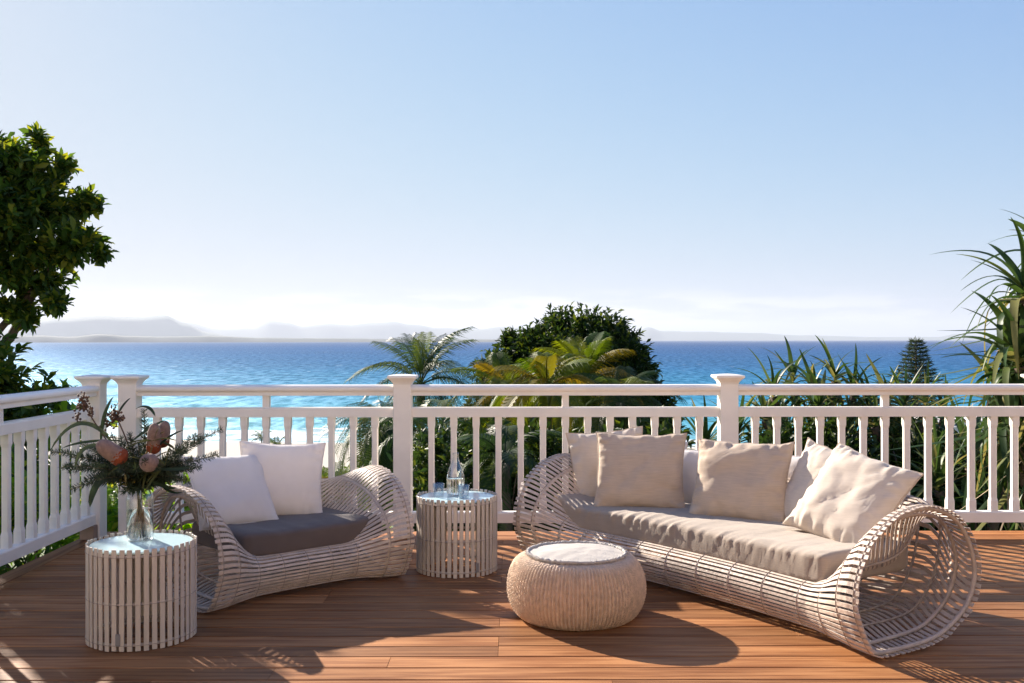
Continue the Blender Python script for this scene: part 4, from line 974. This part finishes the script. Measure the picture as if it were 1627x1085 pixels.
# round dark tree and the hedge masses behind the railing
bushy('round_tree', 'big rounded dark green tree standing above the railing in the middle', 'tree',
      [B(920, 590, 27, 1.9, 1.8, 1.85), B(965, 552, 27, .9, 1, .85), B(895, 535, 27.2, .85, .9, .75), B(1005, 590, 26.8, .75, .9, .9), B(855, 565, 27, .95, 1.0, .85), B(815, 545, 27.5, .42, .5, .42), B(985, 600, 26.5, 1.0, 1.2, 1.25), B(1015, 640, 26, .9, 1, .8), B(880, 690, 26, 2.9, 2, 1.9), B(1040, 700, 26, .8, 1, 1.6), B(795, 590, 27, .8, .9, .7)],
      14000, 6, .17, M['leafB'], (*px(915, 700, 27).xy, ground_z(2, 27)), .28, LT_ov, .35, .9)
hedge = [  # x, top y, d, half width m, label
    (700, 670, 13.5, 1.0, 'dark leafy shrub behind the carafe'), (775, 662, 14.5, 1.0, 'dark shrub right of the carafe'), (850, 660, 13.2, 1.0, 'dark shrub left of the sofa arm'),
    (930, 655, 14.0, 1.0, 'dark shrub behind the left end of the sofa'), (1010, 655, 13.2, 1.0, 'dark shrub behind the square linen pillow'), (1062, 640, 15.5, .6, 'dark shrub at the right foot of the round tree'),
    (1240, 655, 12.6, .9, 'dense shrub below the pandanus clump'), (1330, 650, 12.2, .9, 'dense shrub behind the right pillows'), (1420, 655, 12.4, .9, 'dense shrub behind the sofa hoop'), (1510, 690, 12.2, .9, 'dense shrub in front of the roofed house'), (1600, 665, 12.0, .9, 'dense shrub at the far right end of the railing'), (1690, 665, 12.0, 1.0, 'dense shrub beyond the right edge')]
for i, (x, yt, d, hw, lab) in enumerate(hedge):
    p = px(x, yt, d); gz = ground_z(p.x, p.y); h = p.z-gz
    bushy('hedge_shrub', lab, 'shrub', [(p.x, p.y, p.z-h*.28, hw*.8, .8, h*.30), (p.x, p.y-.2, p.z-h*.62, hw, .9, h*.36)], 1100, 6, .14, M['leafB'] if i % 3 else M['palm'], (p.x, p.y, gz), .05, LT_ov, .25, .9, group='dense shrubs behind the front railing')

# pandanus
def strap_mesh(L_, w_, droop, kink=.5, n=12):
    V = []; F = []
    for i in range(n+1):
        t = i/n; y = L_*(t-.22*droop*max(0, t-kink)**1.2); z = L_*(.22*t-droop*max(0, t-kink*.7)**1.8)
        ww = w_*(1-t)**.55*min(1, .55+t*3); ww = max(ww, .002)
        V += [(-ww/2, y, z+ww*.28), (0, y, z), (ww/2, y, z+ww*.28)]
        if i < n: a = 3*i; F += [(a, a+1, a+4, a+3), (a+1, a+2, a+5, a+4)]
    me = pyd('leaf', V, F); me.polygons.foreach_set('use_smooth', [True]*len(me.polygons))
    a = me.attributes.new('tint', 'FLOAT', 'POINT'); a.data.foreach_set('value', np.zeros(len(V), np.float32)); me.materials.append(M['pand']); return me
PMs = [strap_mesh(1.0, .060, d, k) for d, k in ((.15, .5), (.5, .4), (.9, .35), (1.5, .35), (2.2, .30), (.35, .6))]
dryM = strap_mesh(.8, .05, 2.4, .2); dryM.materials.clear(); dryM.materials.append(M['dry'])
def pandanus(label, heads, base, per, L_, seed=1, group='pandanus plants', dry=0, els=(85, -55), bend=0):
    base = Vector(base); root = empty('pandanus_tree', base); tag(root, label, 'pandanus', group); rr = random.Random(seed); m = MB()
    hs_ = [Vector(h)-base for h in heads]; fork = sum(hs_, Vector())/len(hs_)*.5
    trunk_mb(m, wob((0, 0, -.2), fork, 6, .1, seed), .11, .08)
    for h in hs_: trunk_mb(m, wob(fork, h, 5, .15, seed+h.x), .07, .05)
    m.build('trunk', M['bark'], root, True)
    for h in hs_:
        for k in range(per):
            t = (k+.5)/per; el = els[0]+(els[1]-els[0])*t**.8+rr.uniform(-10, 10)
            me = PMs[min(4, int(t*4.6+rr.uniform(-.4, .9)+bend))] if rr.random() > .1 else PMs[5]
            o = bpy.data.objects.new('leaf', me); COL.objects.link(o); o.parent = root; o.location = h+Vector((0, 0, .12-.30*t))
            s_ = L_*rr.uniform(.75, 1.15); o.rotation_euler = (R(el-12), R(rr.uniform(-20, 20)), 2.399963*k+rr.uniform(-.25, .25)); o.scale = (s_*rr.uniform(1.5, 2.1), s_, s_)
        for k in range(dry):
            o = bpy.data.objects.new('dry_leaf', dryM); COL.objects.link(o); o.parent = root; o.location = h+Vector((0, 0, -.25-.5*k/dry))
            s_ = L_*rr.uniform(.6, .9); o.rotation_euler = (R(-55+rr.uniform(-15, 15)), R(rr.uniform(-30, 30)), rr.uniform(0, 6.28)); o.scale = (s_, s_, s_)
    return root
pandanus('tall pandanus with drooping strap leaves at the right edge', [tuple(px(1628, 478, 9.2)), tuple(px(1675, 425, 9.4)), tuple(px(1618, 585, 9.0)), tuple(px(1660, 530, 9.4)), tuple(px(1605, 680, 9.3))], (4.95, 9.3, -2.5), 58, .86, 4, dry=10, els=(70, -85), bend=1.6)
pandanus('dense pandanus clump above the railing, right of the third post', [tuple(px(x, y, d)) for x, y, d in ((1228, 632, 13.4), (1258, 612, 13.8), (1292, 628, 13.3), (1326, 608, 13.7), (1356, 630, 13.3), (1215, 670, 13.0), (1300, 655, 12.8), (1380, 662, 13))], (*px(1290, 700, 13.5).xy, -3.2), 36, .64, 7, els=(74, -40), bend=.8)
pandanus('lower pandanus between the clump and the pine', [tuple(px(x, y, d)) for x, y, d in ((1408, 640, 12.9), (1436, 650, 12.6), (1470, 648, 13.2), (1500, 665, 12.9), (1440, 690, 12.4), (1390, 680, 12.4))], (*px(1440, 700, 12.8).xy, -3.0), 44, .54, 9, dry=4, els=(74, -40), bend=.8)
pandanus('shaded pandanus low behind the rightmost bay', [tuple(px(1540, 740, 11.4)), tuple(px(1600, 760, 11.2)), tuple(px(1490, 780, 11.2))], (*px(1550, 760, 11.3).xy, -2.8), 48, .75, 13, els=(80, -20))
pandanus('small pandanus seen just left of the third post', [tuple(px(1120, 715, 13.5)), tuple(px(1170, 700, 13.2))], (*px(1150, 740, 13.3).xy, -3.2), 44, .62, 15, els=(75, -20))

# norfolk pine
def norfolk(cx_, ytop, d, h, label):
    top = px(cx_, ytop, d); gz = ground_z(top.x, top.y); root = empty('norfolk_pine', (top.x, top.y, gz)); tag(root, label, 'pine tree')
    H = top.z-gz; m = MB(); m.tube([(0, 0, -.3), (0, 0, H*.5), (0, 0, H)], [.28, .2, .02], 9); m.build('trunk', M['bark'], root, True)
    Ps = []; Ds = []; S = []
    z = H-.15; k = 0; bm_ = MB()
    while z > H*.25:
        r_ = min(1.55, .16+(H-z)*.50); nb = 6
        for b in range(nb):
            a = b*2*math.pi/nb+k*.5; q = r_*random.uniform(.8, 1.1)
            e = Vector((math.cos(a)*q, math.sin(a)*q, .16*q)); bm_.tube([(0, 0, z), tuple(e+Vector((0, 0, z)))], [.03, .012], 4)
            nn_ = int(16+q*26)
            for j in range(nn_):
                t = .15+.85*random.random(); p = e*t+Vector((0, 0, z)); Ps.append((p.x, p.y, p.z)); Ds.append((math.cos(a)*.7+random.gauss(0, .6), math.sin(a)*.7+random.gauss(0, .6), random.gauss(.25, .25))); S.append(random.uniform(.26, .44))
        z -= .22; k += 1
    bm_.build('branches', M['bark'], root, True)
    scatter('crown', LT_thin, np.array(Ps), np.array(Ds), np.array(S), M['pine'], root, 1.2)
norfolk(1455, 541, 58, 9, 'single norfolk pine poking above the railing at the right')

# house roof below the right bay
hb = px(1545, 672, 20); gz = ground_z(hb.x, hb.y)
hs_ = empty('house', (hb.x, hb.y, gz)); tag(hs_, 'neighbouring house with a pale corrugated roof seen through the right balusters', 'house')
hz = hb.z-gz
MB().box(-.35, 1.9, .2, 2.2, 0, hz-.16).build('wall', simple('house_wall', (.12, .11, .11), .8), hs_)
V = []; F = []; nc = 60
for i in range(nc+1):
    x = -.5+2.6*i/nc; z = .022*math.sin(i*1.57)
    V += [(x, 0, hz-.10+z), (x, 2.4, hz+.03+z), (x, 2.4, hz-.01+z), (x, 0, hz-.14+z)]
for i in range(nc):
    a = 4*i
    for q in range(4): F.append((a+q, a+4+q, a+4+(q+1) % 4, a+(q+1) % 4))
link('roof', pyd('roof', V, F), simple('corrugated_roof', (.48, .46, .46), .5, .15, 3), hs_)
MB().box(-.5, 2.1, -.09, -.005, hz-.22, hz-.09).build('gutter', M['paint'], hs_)
MB().box(0, .6, .185, .215, hz-1.2, hz-.4).build('window', simple('dark_window', (.03, .035, .04), .1), hs_)

# scrub and ground cover
n_ = 5200; xs_ = rng.uniform(-75, 45, n_); ys_ = 26+150*rng.random(n_)**1.0
keepm = (np.abs(xs_) < ys_*.62+3); xs_, ys_ = xs_[keepm], ys_[keepm]
zs_ = np.array([ground_z(a, b) for a, b in zip(xs_, ys_)])
hh_ = rng.random(len(xs_))*(.4+.9*np.clip(ys_/100, 0, 1)); T_ = np.stack([xs_, ys_, zs_+hh_], 1)
P, D, S = rosettes(T_, np.tile([0, 0, 1.0], (len(T_), 1)), 8, .42, 1.0, .3); S = S*(.5+np.repeat(ys_, 8)/110)
P += rng.normal(0, .3, P.shape)
sc1 = scatter('coastal_scrub', LT_ov, P, D, S, M['leafA'], None, .8); tag(sc1, 'low green scrub covering the slope down to the beach', 'scrub', kind='stuff')
n_ = 6500; xs_ = rng.uniform(-9, 9, n_); ys_ = rng.uniform(7.6, 16, n_); zs_ = np.array([ground_z(a, b) for a, b in zip(xs_, ys_)])
P = np.stack([xs_, ys_, zs_+rng.random(n_)*.35], 1); D = unit(n_)*.7+np.array([0, 0, 1.0])
sc2 = scatter('ground_cover', LT_obo, P, D, rng.uniform(.10, .22, n_), M['leafC'], None, .8); tag(sc2, 'leafy green ground cover just below the deck edge', 'ground cover', kind='stuff')

# ------------------------------------------------------------------ air
hz_ = MB().box(-64000, 64000, -60, 64000, -34, 1060)
hme = hz_.build('haze', None)
hm_ = bpy.data.materials.new('sea_haze'); hm_.use_nodes = True; hn = hm_.node_tree; hn.nodes.clear()
ho = hn.nodes.new('ShaderNodeOutputMaterial'); hv = hn.nodes.new('ShaderNodeVolumePrincipled')
hv.inputs['Color'].default_value = (.64, .70, .81, 1); hv.inputs['Density'].default_value = 3.1e-5; hv.inputs['Anisotropy'].default_value = .15
hn.links.new(hv.outputs[0], ho.inputs['Volume']); hme.data.materials.append(hm_)
tag(hme, 'thin sea haze over the bay', kind='stuff')
